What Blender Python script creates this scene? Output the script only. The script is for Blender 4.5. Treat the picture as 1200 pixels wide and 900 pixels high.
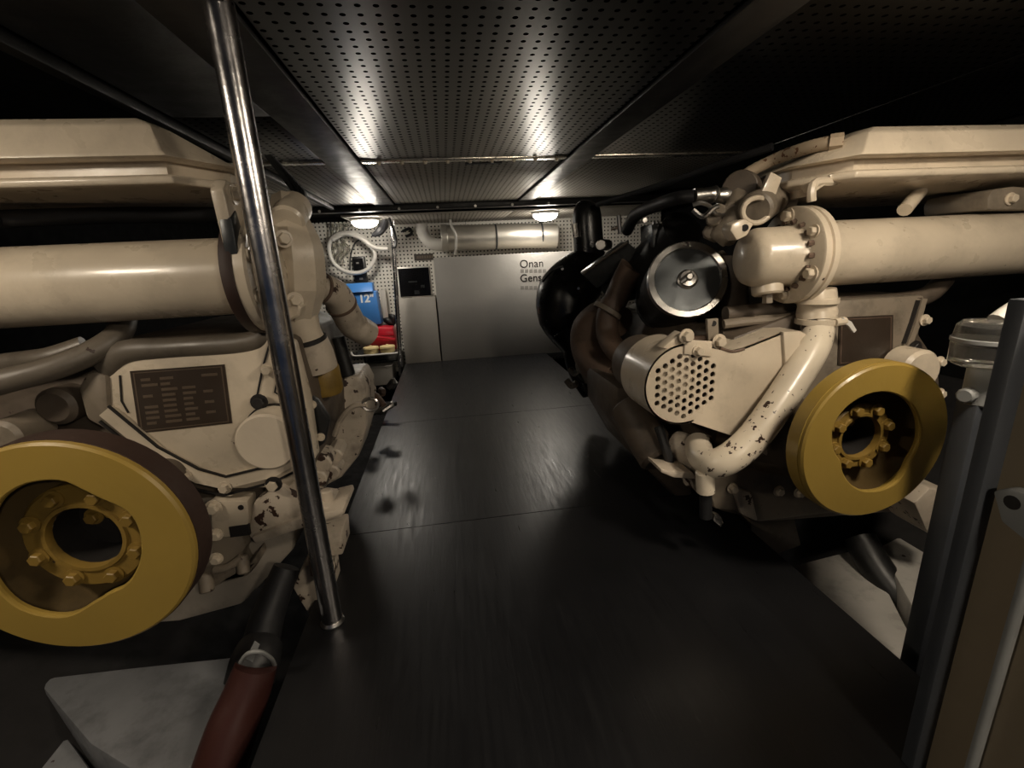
import bpy, bmesh, math, random
from mathutils import Vector, Matrix

for o in list(bpy.data.objects):
    bpy.data.objects.remove(o)
SCN = bpy.context.scene
COL = SCN.collection
R = math.radians
SC = 0.55            # the place is laid out with the eye 1 unit above the deck, then scaled to metres

# ------------------------------------------------------------------ camera, world, exposure
FPX = 531.0
def _n(v): return v / v.length
_d1 = Vector((-80, -140, FPX)); _d2 = Vector((101, 1958, FPX))
CY = _n(_d1); CZ = -_n(_d2); CZ = _n(CZ - CY * CZ.dot(CY)); CX = CY.cross(CZ)
EYE = Vector((0, 0, 1.0))
def ray(u, v):
    d = Vector(((u - 600) / FPX, (v - 450) / FPX, 1.0))
    return Vector((CX.dot(d), CY.dot(d), CZ.dot(d)))
YOFF = 0.0
def P(u, v, Y):                       # photo direction met at the frame station Y
    d = ray(u, v); Y = Y + YOFF; return EYE + d * (Y / d.y)
def PZ(u, v, z):                      # met at a height z
    d = ray(u, v); return EYE + d * ((z - 1.0) / d.z)
cam_d = bpy.data.cameras.new('camera'); cam = bpy.data.objects.new('camera', cam_d); COL.objects.link(cam)
cam_d.sensor_width = 36.0; cam_d.lens = FPX * 36.0 / 1200.0; cam_d.clip_start = 0.01
m3 = Matrix(((CX.x, -CX.y, -CX.z), (CY.x, -CY.y, -CY.z), (CZ.x, -CZ.y, -CZ.z)))
cam.matrix_world = Matrix.Translation(EYE * SC) @ m3.to_4x4()
SCN.camera = cam
world = bpy.data.worlds.new('world'); SCN.world = world; world.use_nodes = True
bg = world.node_tree.nodes['Background']; bg.inputs[0].default_value = (0.36, 0.56, 1.0, 1); bg.inputs[1].default_value = 0.03
SCN.view_settings.view_transform = 'Standard'; SCN.view_settings.look = 'None'
SCN.view_settings.gamma = 1.0; SCN.view_settings.use_curve_mapping = False
SCN.view_settings.exposure = 0.0
WARM = (1.0, 0.86, 0.68)
NEAR_LAMP = 80.0      # emission of the domes over the engine fronts
FAR_LAMP = 66.0       # emission of the domes at the after end

# ------------------------------------------------------------------ materials
def newmat(name):
    m = bpy.data.materials.new(name); m.use_nodes = True
    nt = m.node_tree; b = nt.nodes['Principled BSDF']
    return m, nt, b
def coords(nt, scale=1.0):
    tc = nt.nodes.new('ShaderNodeTexCoord'); vm = nt.nodes.new('ShaderNodeVectorMath'); vm.operation = 'SCALE'
    nt.links.new(tc.outputs['Object'], vm.inputs[0]); vm.inputs['Scale'].default_value = scale / SC
    return vm.outputs[0]
def noise(nt, scale, detail=4.0, rough=0.55, vec=None):
    n = nt.nodes.new('ShaderNodeTexNoise'); n.inputs['Scale'].default_value = scale
    n.inputs['Detail'].default_value = detail; n.inputs['Roughness'].default_value = rough
    nt.links.new(vec if vec is not None else coords(nt), n.inputs['Vector']); return n.outputs['Fac']
def ramp(nt, fac, stops):
    r = nt.nodes.new('ShaderNodeValToRGB'); nt.links.new(fac, r.inputs[0])
    e = r.color_ramp.elements
    while len(e) < len(stops): e.new(0.5)
    for k, (p, c) in enumerate(stops):
        e[k].position = p; e[k].color = (c[0], c[1], c[2], 1) if len(c) == 3 else c
    return r.outputs[0]
def mixc(nt, fac, a, b):
    m = nt.nodes.new('ShaderNodeMix'); m.data_type = 'RGBA'
    if hasattr(fac, 'node'): nt.links.new(fac, m.inputs[0])
    else: m.inputs[0].default_value = fac
    for s, x in ((6, a), (7, b)):
        if hasattr(x, 'node'): nt.links.new(x, m.inputs[s])
        else: m.inputs[s].default_value = (*x, 1)
    return m.outputs[2]
def math_(nt, op, a, b=None):
    m = nt.nodes.new('ShaderNodeMath'); m.operation = op
    for i, x in enumerate((a, b)):
        if x is None: continue
        if hasattr(x, 'node'): nt.links.new(x, m.inputs[i])
        else: m.inputs[i].default_value = x
    return m.outputs[0]
def bump(nt, b, h, strength, dist=0.003):
    n = nt.nodes.new('ShaderNodeBump'); n.inputs['Strength'].default_value = strength; n.inputs['Distance'].default_value = dist
    nt.links.new(h, n.inputs['Height']); nt.links.new(n.outputs[0], b.inputs['Normal'])
def paint(name, col, rough=0.35, metal=0.0, chips=0.0, chipcol=(0.035, 0.018, 0.012), var=0.18, coat=0.0, chipscale=26.0, dirt=0.0, spec=0.5):
    m, nt, b = newmat(name)
    v = noise(nt, 3.2, 5)
    c = ramp(nt, v, [(0.3, [x * (1 - var) for x in col]), (0.7, [min(1, x * (1 + var * 0.5)) for x in col])])
    if dirt > 0:
        d = ramp(nt, noise(nt, 9.0, 7, 0.65), [(0.5, (0, 0, 0)), (0.72, (dirt, dirt, dirt))])
        c = mixc(nt, d, c, [x * 0.3 for x in col])
    if chips > 0:
        f = noise(nt, chipscale, 3, 0.6); g = noise(nt, 4.0, 2)
        f2 = math_(nt, 'ADD', math_(nt, 'MULTIPLY', f, 0.65), math_(nt, 'MULTIPLY', g, 0.35))
        t = 0.70 - 0.13 * chips
        mk = ramp(nt, f2, [(t, (0, 0, 0)), (t + 0.012, (1, 1, 1))])
        c = mixc(nt, mk, c, chipcol)
    nt.links.new(c, b.inputs['Base Color'])
    r = ramp(nt, noise(nt, 14, 4), [(0.3, (rough * 0.8,) * 3), (0.7, (min(1, rough * 1.25),) * 3)])
    nt.links.new(r, b.inputs['Roughness'])
    b.inputs['Metallic'].default_value = metal; b.inputs['Specular IOR Level'].default_value = spec
    if coat: b.inputs['Coat Weight'].default_value = coat; b.inputs['Coat Roughness'].default_value = 0.12
    bump(nt, b, noise(nt, 40, 5), 0.12)
    return m
def perforated(name, col, ax, pitch, rad, metal, rough, hole=(0.004, 0.004, 0.004), var=0.15):
    m, nt, b = newmat(name)
    sx = nt.nodes.new('ShaderNodeSeparateXYZ'); nt.links.new(coords(nt), sx.inputs[0])
    q = []
    for a in ax:
        f = math_(nt, 'FRACT', math_(nt, 'DIVIDE', sx.outputs[a], pitch))
        q.append(math_(nt, 'POWER', math_(nt, 'SUBTRACT', f, 0.5), 2.0))
    d = math_(nt, 'SQRT', math_(nt, 'ADD', q[0], q[1]))
    mk = math_(nt, 'LESS_THAN', d, rad / pitch)
    v = noise(nt, 2.5, 5)
    c = ramp(nt, v, [(0.3, [x * (1 - var) for x in col]), (0.7, col)])
    nt.links.new(mixc(nt, mk, c, hole), b.inputs['Base Color'])
    b.inputs['Roughness'].default_value = rough
    mm = math_(nt, 'MULTIPLY', math_(nt, 'SUBTRACT', 1.0, mk), metal); nt.links.new(mm, b.inputs['Metallic'])
    sp = math_(nt, 'MULTIPLY', math_(nt, 'SUBTRACT', 1.0, mk), 0.5); nt.links.new(sp, b.inputs['Specular IOR Level'])
    return m
def emit(name, col, s):
    m, nt, b = newmat(name); b.inputs['Emission Color'].default_value = (*col, 1); b.inputs['Emission Strength'].default_value = s
    b.inputs['Base Color'].default_value = (0.9, 0.88, 0.8, 1); return m
M = {}
M['cream'] = paint('cream_enamel', (0.60, 0.515, 0.40), 0.30, chips=0.08, coat=0.25, dirt=0.25)
M['cream_chipped'] = paint('cream_enamel_chipped', (0.66, 0.58, 0.46), 0.33, chips=1.0, chipscale=44, coat=0.15)
M['cream_spot'] = paint('cream_enamel_spotted', (0.66, 0.57, 0.45), 0.35, chips=0.5, chipscale=16)
M['cream_worn'] = paint('cream_enamel_worn', (0.50, 0.43, 0.345), 0.45, chips=0.86, dirt=0.7, chipscale=26)
M['cream_grimy'] = paint('grimy_cream_enamel', (0.215, 0.178, 0.135), 0.5, chips=0.4, dirt=0.8)
M['block'] = paint('dark_cream_casting', (0.10, 0.077, 0.057), 0.55, chips=0.3, dirt=0.8)  # cream darkened: dimness of recesses and engine sides put into the colour
M['yellow'] = paint('yellow_enamel', (0.31, 0.208, 0.045), 0.36, chips=0.12, coat=0.15, var=0.1)
M['yellow_dirty'] = paint('grimy_yellow_enamel', (0.24, 0.15, 0.03), 0.5, chips=0.45, dirt=0.7)
M['web'] = paint('grime_caked_web', (0.10, 0.065, 0.022), 0.6, dirt=0.7)  # yellow darkened to brown: recess shade put into the colour, plus dirt
M['pipe_grimy'] = paint('oily_cream_pipe', (0.125, 0.105, 0.082), 0.42, chips=0.2, dirt=0.6)  # dirty cream; shadow under the exchanger put into the base colour
M['sump_grey'] = paint('greyed_cream_sump', (0.30, 0.265, 0.22), 0.5, chips=0.2, dirt=0.5)
M['brown_rim'] = paint('brown_primer_rim', (0.038, 0.02, 0.015), 0.55, dirt=0.4)
M['rust'] = paint('heat_browned_iron', (0.13, 0.085, 0.06), 0.6, chips=0.5, dirt=0.7)
M['rust_pipe'] = paint('rusty_braided_pipe', (0.42, 0.33, 0.23), 0.6, chips=0.9, chipcol=(0.12, 0.05, 0.02), chipscale=60)
M['dark_hole'] = paint('dark_gasket', (0.012, 0.010, 0.009), 0.6)  # gasket black; also paints the shade inside bores, holes and slots
M['black'] = paint('black_satin_paint', (0.010, 0.010, 0.010), 0.42)
M['black_gloss'] = paint('black_wrapped_lagging', (0.008, 0.008, 0.008), 0.30)
M['hose_black'] = paint('black_rubber_hose', (0.010, 0.010, 0.011), 0.5)
M['hose_red'] = paint('dark_red_rubber_hose', (0.045, 0.016, 0.013), 0.35)
M['white_paint'] = paint('white_bilge_paint', (0.20, 0.205, 0.215), 0.55, chips=0.2, dirt=0.6)  # bearer white darkened bluish: its shade put into the colour
M['white_paint_b'] = paint('white_frame_paint', (0.45, 0.43, 0.395), 0.55, chips=0.2, dirt=0.6)  # lit copy of the same white, brightness put into the colour
M['bilge'] = paint('dark_bilge_paint', (0.022, 0.021, 0.021), 0.8, dirt=0.5, spec=0.15)
M['hull'] = paint('black_hull_lining', (0.006, 0.006, 0.006), 0.9, spec=0.08)
M['steel'] = paint('bare_steel', (0.55, 0.53, 0.50), 0.3, metal=1.0, var=0.2)
M['chrome'] = paint('polished_stainless', (0.60, 0.58, 0.58), 0.24, metal=1.0, var=0.05)
M['alu'] = paint('aluminium_duct_foil', (0.60, 0.57, 0.51), 0.45, metal=0.85, var=0.1)
M['grey_panel'] = paint('grey_metallic_panel', (0.46, 0.44, 0.41), 0.38, metal=0.2, var=0.06)
M['grey_panel_b'] = paint('warm_grey_panel', (0.46, 0.43, 0.385), 0.5, var=0.06)
M['screen'] = paint('black_screen', (0.006, 0.006, 0.007), 0.12)
M['ink'] = paint('black_ink', (0.012, 0.009, 0.008), 0.5)
M['ink_pale'] = paint('grey_ink', (0.27, 0.255, 0.235), 0.5)
M['plate'] = paint('brown_anodised_plate', (0.040, 0.028, 0.020), 0.4)
M['plate_line'] = paint('worn_brass_print', (0.115, 0.085, 0.06), 0.4)
M['blue'] = paint('blue_plastic', (0.045, 0.19, 0.52), 0.4, var=0.06)
M['white_print'] = paint('white_print', (0.85, 0.87, 0.88), 0.5)
M['red'] = paint('red_plastic', (0.56, 0.012, 0.03), 0.32, var=0.06)
M['wheat'] = paint('pale_yellow_plastic', (0.75, 0.60, 0.30), 0.5)
M['white_plastic'] = paint('white_vinyl_hose', (0.60, 0.575, 0.53), 0.4, var=0.05)
M['post'] = paint('blue_grey_paint', (0.04, 0.044, 0.051), 0.5, var=0.1)
M['beige'] = paint('beige_laminate', (0.23, 0.185, 0.125), 0.5, var=0.08)
M['pale_tube'] = paint('pale_grey_conduit', (0.24, 0.245, 0.24), 0.5)
M['filter_lid'] = paint('dark_grey_lid', (0.045, 0.048, 0.05), 0.3, metal=0.4, var=0.05)
M['lid_grey'] = paint('grey_lid_paint', (0.13, 0.14, 0.145), 0.35, metal=0.5, var=0.05)
M['perf'] = perforated('perforated_steel', (0.085, 0.08, 0.072), (0, 1), 0.037, 0.0068, 0.97, 0.33)  # near panels: steel darkened as if mirroring the unlit room
M['perf_far'] = perforated('perforated_steel_brushed', (0.46, 0.435, 0.385), (0, 1), 0.037, 0.007, 0.9, 0.5)  # same steel lightened: glow of the after end put into the colour
M['perf_dark'] = perforated('perforated_dark_steel', (0.05, 0.047, 0.043), (0, 1), 0.037, 0.0068, 0.9, 0.3)  # same steel darker still: shade on the right put into the colour
M['perf_fine'] = perforated('perforated_steel_dense', (0.48, 0.45, 0.40), (0, 1), 0.037, 0.008, 0.6, 0.5)
M['peg'] = perforated('white_pegboard', (0.74, 0.71, 0.64), (0, 2), 0.041, 0.0085, 0.0, 0.45)
M['strip'] = paint('dull_steel_strip', (0.08, 0.078, 0.078), 0.4, metal=0.8, var=0.15)
M['strip_bright'] = paint('bright_steel_trim', (0.6, 0.56, 0.48), 0.25, metal=0.9)
M['lamp_near'] = emit('near_lamp_glow', WARM, NEAR_LAMP)
M['lamp_right'] = emit('bright_lamp_glow', WARM, NEAR_LAMP * 1.5)
M['lamp_deck'] = emit('deck_lamp_glow', WARM, NEAR_LAMP * 1.9)
M['lamp_far'] = emit('far_lamp_glow', (1.0, 0.92, 0.80), FAR_LAMP)
def rubber():
    m, nt, b = newmat('black_rubber_matting')
    v = noise(nt, 2.0, 6, 0.6)
    nt.links.new(ramp(nt, v, [(0.3, (0.005, 0.0052, 0.006)), (0.7, (0.010, 0.0102, 0.0115))]), b.inputs['Base Color'])
    mp = nt.nodes.new('ShaderNodeMapping'); mp.inputs['Scale'].default_value = (30, 2.2, 1); mp.inputs['Rotation'].default_value = (0, 0, 0.5)
    nt.links.new(coords(nt), mp.inputs[0])
    s1 = noise(nt, 2.0, 6, 0.7, mp.outputs[0])
    mp2 = nt.nodes.new('ShaderNodeMapping'); mp2.inputs['Scale'].default_value = (34, 2.6, 1); mp2.inputs['Rotation'].default_value = (0, 0, -0.35)
    nt.links.new(coords(nt), mp2.inputs[0])
    s2 = noise(nt, 2.0, 6, 0.7, mp2.outputs[0])
    s = math_(nt, 'ADD', math_(nt, 'MULTIPLY', s1, 0.5), math_(nt, 'MULTIPLY', s2, 0.5))
    nt.links.new(ramp(nt, s, [(0.35, (0.26,) * 3), (0.65, (0.46,) * 3)]), b.inputs['Roughness'])
    bump(nt, b, s, 0.25, 0.002)
    b.inputs['Specular IOR Level'].default_value = 0.36
    return m
M['rubber'] = rubber()
def clear(name, col, rough):
    m, nt, b = newmat(name); b.inputs['Base Color'].default_value = (*col, 1); b.inputs['Transmission Weight'].default_value = 0.96
    b.inputs['Roughness'].default_value = rough; b.inputs['IOR'].default_value = 1.4; return m
M['clear'] = clear('clear_plastic', (0.8, 0.78, 0.74), 0.05)
M['bag'] = clear('clear_plastic_film', (0.8, 0.78, 0.72), 0.3)

# ------------------------------------------------------------------ geometry helpers
class MB:
    def __init__(s): s.v = []; s.f = []
    def add(s, vs, fs):
        k = len(s.v); s.v += [Vector(x) for x in vs]; s.f += [[i + k for i in f] for f in fs]; return s
    def box(s, lo, hi):
        x0, y0, z0 = lo; x1, y1, z1 = hi
        return s.add([(x0,y0,z0),(x1,y0,z0),(x1,y1,z0),(x0,y1,z0),(x0,y0,z1),(x1,y0,z1),(x1,y1,z1),(x0,y1,z1)],
                     [(3,2,1,0),(4,5,6,7),(0,1,5,4),(1,2,6,5),(2,3,7,6),(3,0,4,7)])
    def prism(s, pts, d):                 # closed polygon pts swept by the vector d
        d = Vector(d); n = len(pts); a = [Vector(p) for p in pts]
        return s.add(a + [p + d for p in a], [list(range(n))[::-1], [n + i for i in range(n)]] + [[i, (i+1) % n, n + (i+1) % n, n + i] for i in range(n)])
    def loft(s, loops, cap=True):
        n = len(loops[0]); k = len(s.v)
        for l in loops: s.v += [Vector(p) for p in l]
        for j in range(len(loops) - 1):
            for i in range(n):
                a = k + j*n + i; b_ = k + j*n + (i+1) % n
                s.f.append([a, b_, b_ + n, a + n])
        if cap:
            s.f.append([k + i for i in range(n)][::-1]); s.f.append([k + (len(loops)-1)*n + i for i in range(n)])
        return s
    def lathe(s, prof, o, axis, seg=32, cap=True):       # prof: (radius, distance along axis)
        o = Vector(o); ax = _n(Vector(axis)); t = ax.orthogonal().normalized(); w = ax.cross(t)
        loops = [[o + ax*h + (t*math.cos(a) + w*math.sin(a))*max(r, 1e-4) for a in [2*math.pi*i/seg for i in range(seg)]] for r, h in prof]
        return s.loft(loops, cap)
    def cyl(s, a, b, r, seg=20, r2=None, bev=0.0):
        a = Vector(a); b = Vector(b); L = (b-a).length; r2 = r if r2 is None else r2
        pr = [(r-bev,0),(r,bev),(r2,L-bev),(r2-bev,L)] if bev else [(r,0),(r2,L)]
        return s.lathe(pr, a, b-a, seg)
    def tube(s, pts, rad, seg=14, sub=6, cap=True, ribs=None):
        pts = [Vector(p) for p in pts]; n = len(pts)
        rads = list(rad) if hasattr(rad, '__len__') else [rad]*n
        pp = []; rr = []
        for i in range(n-1):
            p0 = pts[max(i-1,0)]; p1 = pts[i]; p2 = pts[i+1]; p3 = pts[min(i+2,n-1)]
            for k in range(sub):
                t = k/sub
                pp.append(0.5*((2*p1)+(p2-p0)*t+(2*p0-5*p1+4*p2-p3)*t*t+(3*p1-p0-3*p2+p3)*t**3)); rr.append(rads[i]+(rads[i+1]-rads[i])*t)
        pp.append(pts[-1]); rr.append(rads[-1])
        tn = [(pp[min(i+1,len(pp)-1)]-pp[max(i-1,0)]).normalized() for i in range(len(pp))]
        u = tn[0].orthogonal().normalized(); loops = []
        for i, p in enumerate(pp):
            u = (u - tn[i]*u.dot(tn[i])).normalized(); w = tn[i].cross(u)
            r = rr[i]*(ribs[i % len(ribs)] if ribs else 1)
            loops.append([p + (u*math.cos(a)+w*math.sin(a))*r for a in [2*math.pi*j/seg for j in range(seg)]])
        return s.loft(loops, cap)
    def mesh(s, name, bevel=0.0, smooth=35, bseg=2, origin=(0,0,0)):
        o = Vector(origin)
        bm = bmesh.new(); vs = [bm.verts.new(p - o) for p in s.v]
        for f in s.f:
            try: bm.faces.new([vs[i] for i in f])
            except ValueError: pass
        bmesh.ops.recalc_face_normals(bm, faces=bm.faces)
        if bevel > 0:
            es = [e for e in bm.edges if e.is_manifold and e.calc_face_angle(0) > R(28)]
            bmesh.ops.bevel(bm, geom=es, offset=bevel, segments=bseg, affect='EDGES', clamp_overlap=True, profile=0.5)
        for f in bm.faces: f.smooth = True
        for e in bm.edges: e.smooth = not (len(e.link_faces) == 2 and e.calc_face_angle(0) > R(smooth))
        me = bpy.data.meshes.new(name); bm.to_mesh(me); bm.free(); return me
def put(name, me, mat, parent=None, loc=(0,0,0), rot=None):
    o = bpy.data.objects.new(name, me); COL.objects.link(o); o.location = loc
    if rot is not None: o.rotation_euler = rot
    if mat is not None and not me.materials: me.materials.append(M[mat] if isinstance(mat, str) else mat)
    if parent: o.parent = parent
    return o
ORG = {}
def org(o):                                # world place of an object's origin (no parent is rotated)
    p = Vector(o.location)
    while o.parent: o = o.parent; p += Vector(o.location)
    return p
def part(name, mb, mat, parent=None, bevel=0.0, smooth=35, label=None, bseg=2):
    og = org(parent) if parent else Vector((0,0,0))
    o = put(name, mb.mesh(name, bevel, smooth, bseg, og), mat, parent)
    if label: o['label'] = label
    return o
def tag(o, label, cat, group=None):
    o['label'] = label; o['category'] = cat
    if group: o['group'] = group
    return o
def thing(name, loc, label, cat, group=None):
    o = bpy.data.objects.new(name, None); COL.objects.link(o); o.location = loc; o.empty_display_size = 0.05
    return tag(o, label, cat, group)
def single(name, mb, mat, label, cat, bevel=0.0, smooth=35, group=None, origin=None):
    o = Vector(origin) if origin is not None else sum(mb.v, Vector()) / len(mb.v)
    return tag(put(name, mb.mesh(name, bevel, smooth, 2, o), mat, None, o), label, cat, group)
def struct(name, mb, mat, label, bevel=0.0, smooth=35):
    o = put(name, mb.mesh(name, bevel, smooth), mat); o['kind'] = 'structure'; o['label'] = label; return o
def poly(pxs, Y): return [P(u, v, Y) for u, v in pxs]
def face_rot(d):                          # a shape modelled along +Z turned to look along d
    return Vector(d).to_track_quat('Z', 'Y').to_euler()
def bolt_mesh(r, h, name='bolt'):
    b = MB(); b.lathe([(r*1.45, 0), (r*1.45, h*0.22), (r*1.05, h*0.24)], (0,0,0), (0,0,1), 14)
    b.lathe([(r, h*0.2), (r, h*0.88), (r*0.85, h)], (0,0,0), (0,0,1), 6); return b.mesh(name, 0, 30)
BOLT = bolt_mesh(0.013, 0.018); BOLT_S = bolt_mesh(0.009, 0.013); BOLT_M = bolt_mesh(0.016, 0.022)
BOLT_M.materials.append(M['cream']); BOLT.materials.append(M['cream']); BOLT_S.materials.append(M['cream'])
def bolt(parent, p, d, me=None, mat='cream'):
    return put('bolt', me or BOLT, None, parent, Vector(p) - org(parent), face_rot(d))
def text_mesh(txt, size, ext=0.0015, bold=0.0):
    cu = bpy.data.curves.new('lettering', 'FONT'); cu.body = txt; cu.size = size; cu.extrude = ext; cu.offset = bold
    o = bpy.data.objects.new('lettering', cu); COL.objects.link(o)
    dg = bpy.context.evaluated_depsgraph_get(); dg.update()
    me = bpy.data.meshes.new_from_object(o.evaluated_get(dg)); bpy.data.objects.remove(o); return me

# ================================================================== THE SETTING
ZC = 1.52
# deck between the engines: three black rubber covered boards
deck = struct('floor', MB().box((-0.485, -1.2, -0.06), (1.03, 4.84, -0.012)), 'black', 'deck board walkway between the two engines')
for y0, y1 in ((-1.2, 1.634), (1.638, 2.925), (2.929, 4.84)):
    part('deck_panel', MB().box((-0.492, y0, -0.012), (1.035, y1, 0.0)), 'rubber', deck)
# bilge and hull sides
b = MB(); xs = [(-2.3, 0.3), (-1.75, -0.1), (-1.0, -0.52), (0.2, -0.66), (1.35, -0.52), (2.1, -0.1), (2.7, 0.3)]
for (xa, za), (xb, zb) in zip(xs, xs[1:]):
    b.add([(xa,-1.4,za),(xb,-1.4,zb),(xb,5.6,zb),(xa,5.6,za)], [(0,1,2,3)])
struct('floor_bilge', b, 'bilge', 'dark painted bilge below the deck')
struct('wall_left', MB().box((-2.34,-1.4,0.28), (-2.28,5.6,1.62)), 'hull', 'black hull side beyond the engine with the name plate')
struct('wall_right', MB().box((2.66,-1.4,0.28), (2.72,5.6,1.62)), 'hull', 'black hull side beyond the engine with the belt guard')
wb = struct('wall_back', MB().box((-2.34,5.42,-0.7), (2.72,5.5,1.62)), 'hull', 'after bulkhead lined with white pegboard')
for x0, x1 in ((-2.2,-0.955), (-0.95, 0.28), (0.285, 1.5), (1.505, 2.6)):
    part('pegboard_panel', MB().box((x0,5.40,-0.2), (x1,5.42,1.5)), 'peg', wb)
# ceiling
ce = struct('ceiling', MB().box((-2.34,-1.4,1.545), (2.72,5.5,1.62)), 'hull', 'black deckhead carrying perforated steel panels')
panels = [(-0.86,-0.545,1.85,2.53),(-0.86,-0.545,2.60,4.26),(-0.365,0.69,-1.2,2.53),(-0.365,0.69,2.60,4.26),(0.84,1.75,-1.2,2.53),(0.84,1.75,2.6,4.26),
          (-1.5,-0.875,2.6,4.26),(1.765,2.6,-1.2,2.53),(-0.86,0.69,4.4,5.38),(0.70,2.2,4.4,5.38),(-0.86,-0.545,-1.2,1.845)]
for k, (x0, x1, y0, y1) in enumerate(panels):
    zc = 1.447 if k in (8, 9) else ZC
    part('ceiling_panel', MB().box((x0,y0,zc), (x1,y1,zc+0.014)), 'perf_fine' if k in (8, 9) else 'perf_dark' if k in (4, 7) else 'black' if k == 10 else 'perf_far' if y0 > 2.55 else 'perf', ce, 0.003)  # one steel overhead; dim, lit and black copies carry its shading
for x0, x1, y0, y1 in ((-0.535,-0.375,0.2,4.26), (0.70,0.83,0.2,4.26)):
    part('cover_strip', MB().box((x0,y0,ZC-0.012), (x1,y1,ZC+0.01)), 'strip', ce, 0.004)
for x0, x1 in ((-0.86,-0.545), (-0.365,0.69), (0.84,1.75)):
    part('cross_trim', MB().box((x0,2.535,ZC-0.008), (x1,2.595,ZC+0.012)), 'strip_bright', ce, 0.004)
for k in range(9):
    bolt(ce, (-0.28+k*0.115, 2.565, ZC-0.008), (0,0,-1), BOLT_S)
part('louvre_slot', MB().box((0.16,2.66,ZC-0.004), (0.36,2.69,ZC+0.002)), 'dark_hole', ce)
part('side_rail', MB().box((-0.905,0.2,ZC-0.03), (-0.868,4.26,ZC+0.01)), 'black', ce, 0.006)
tb = struct('trim_1', MB().box((-1.6,4.27,1.472), (2.4,4.36,1.54)), 'black', 'black painted cross beam under the ceiling', 0.01)
for k in range(7):
    part('screw', MB().lathe([(0.012,0),(0.010,0.008)], (-1.0+k*0.33,4.268,1.485), (0,-1,0), 10), 'steel', tb)
# engine bearers and bilge furniture in white paint
def slab(px, z, th): return MB().prism([PZ(u, v, z) for u, v in px], (0,0,-th))
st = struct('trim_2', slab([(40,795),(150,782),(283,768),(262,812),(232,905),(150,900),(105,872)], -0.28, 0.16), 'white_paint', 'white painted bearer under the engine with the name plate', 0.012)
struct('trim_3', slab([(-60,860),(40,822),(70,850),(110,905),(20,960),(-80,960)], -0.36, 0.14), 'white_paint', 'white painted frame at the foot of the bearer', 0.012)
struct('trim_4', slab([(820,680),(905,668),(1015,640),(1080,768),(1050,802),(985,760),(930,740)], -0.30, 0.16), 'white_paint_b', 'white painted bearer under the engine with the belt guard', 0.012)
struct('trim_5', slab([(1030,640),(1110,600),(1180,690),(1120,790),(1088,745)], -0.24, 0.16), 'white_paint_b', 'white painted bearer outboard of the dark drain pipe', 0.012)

# ================================================================== LAMPS
def dome_lamp(p, label, mat, r=0.12, group=None):
    t = thing('dome_lamp', p, label, 'lamp', group)
    part('base_ring', MB().lathe([(r*1.12,0),(r*1.15,-0.012),(r*1.02,-0.026)], p, (0,0,1), 28), 'white_plastic', t)
    part('diffuser', MB().lathe([(r,-0.022),(r*0.97,-0.04),(r*0.82,-0.062),(r*0.5,-0.078),(0.001,-0.084)], p, (0,0,1), 24), mat, t)
    return t
dome_lamp((1.02,4.60,1.447), 'round dome lamp lit on the ceiling above the ribbed duct', 'lamp_far')
dome_lamp((-0.69,4.60,1.447), 'round dome lamp lit on the ceiling above the coiled white hose', 'lamp_far')
dome_lamp((-1.30,0.40,1.53), 'round dome lamp above the engine with the name plate', 'lamp_near')
dome_lamp((1.15,0.38,1.53), 'round dome lamp above the engine with the belt guard', 'lamp_right')
dome_lamp((0.75,-0.95,1.53), 'round dome lamp over the deck ahead of the engines', 'lamp_deck')

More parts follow.
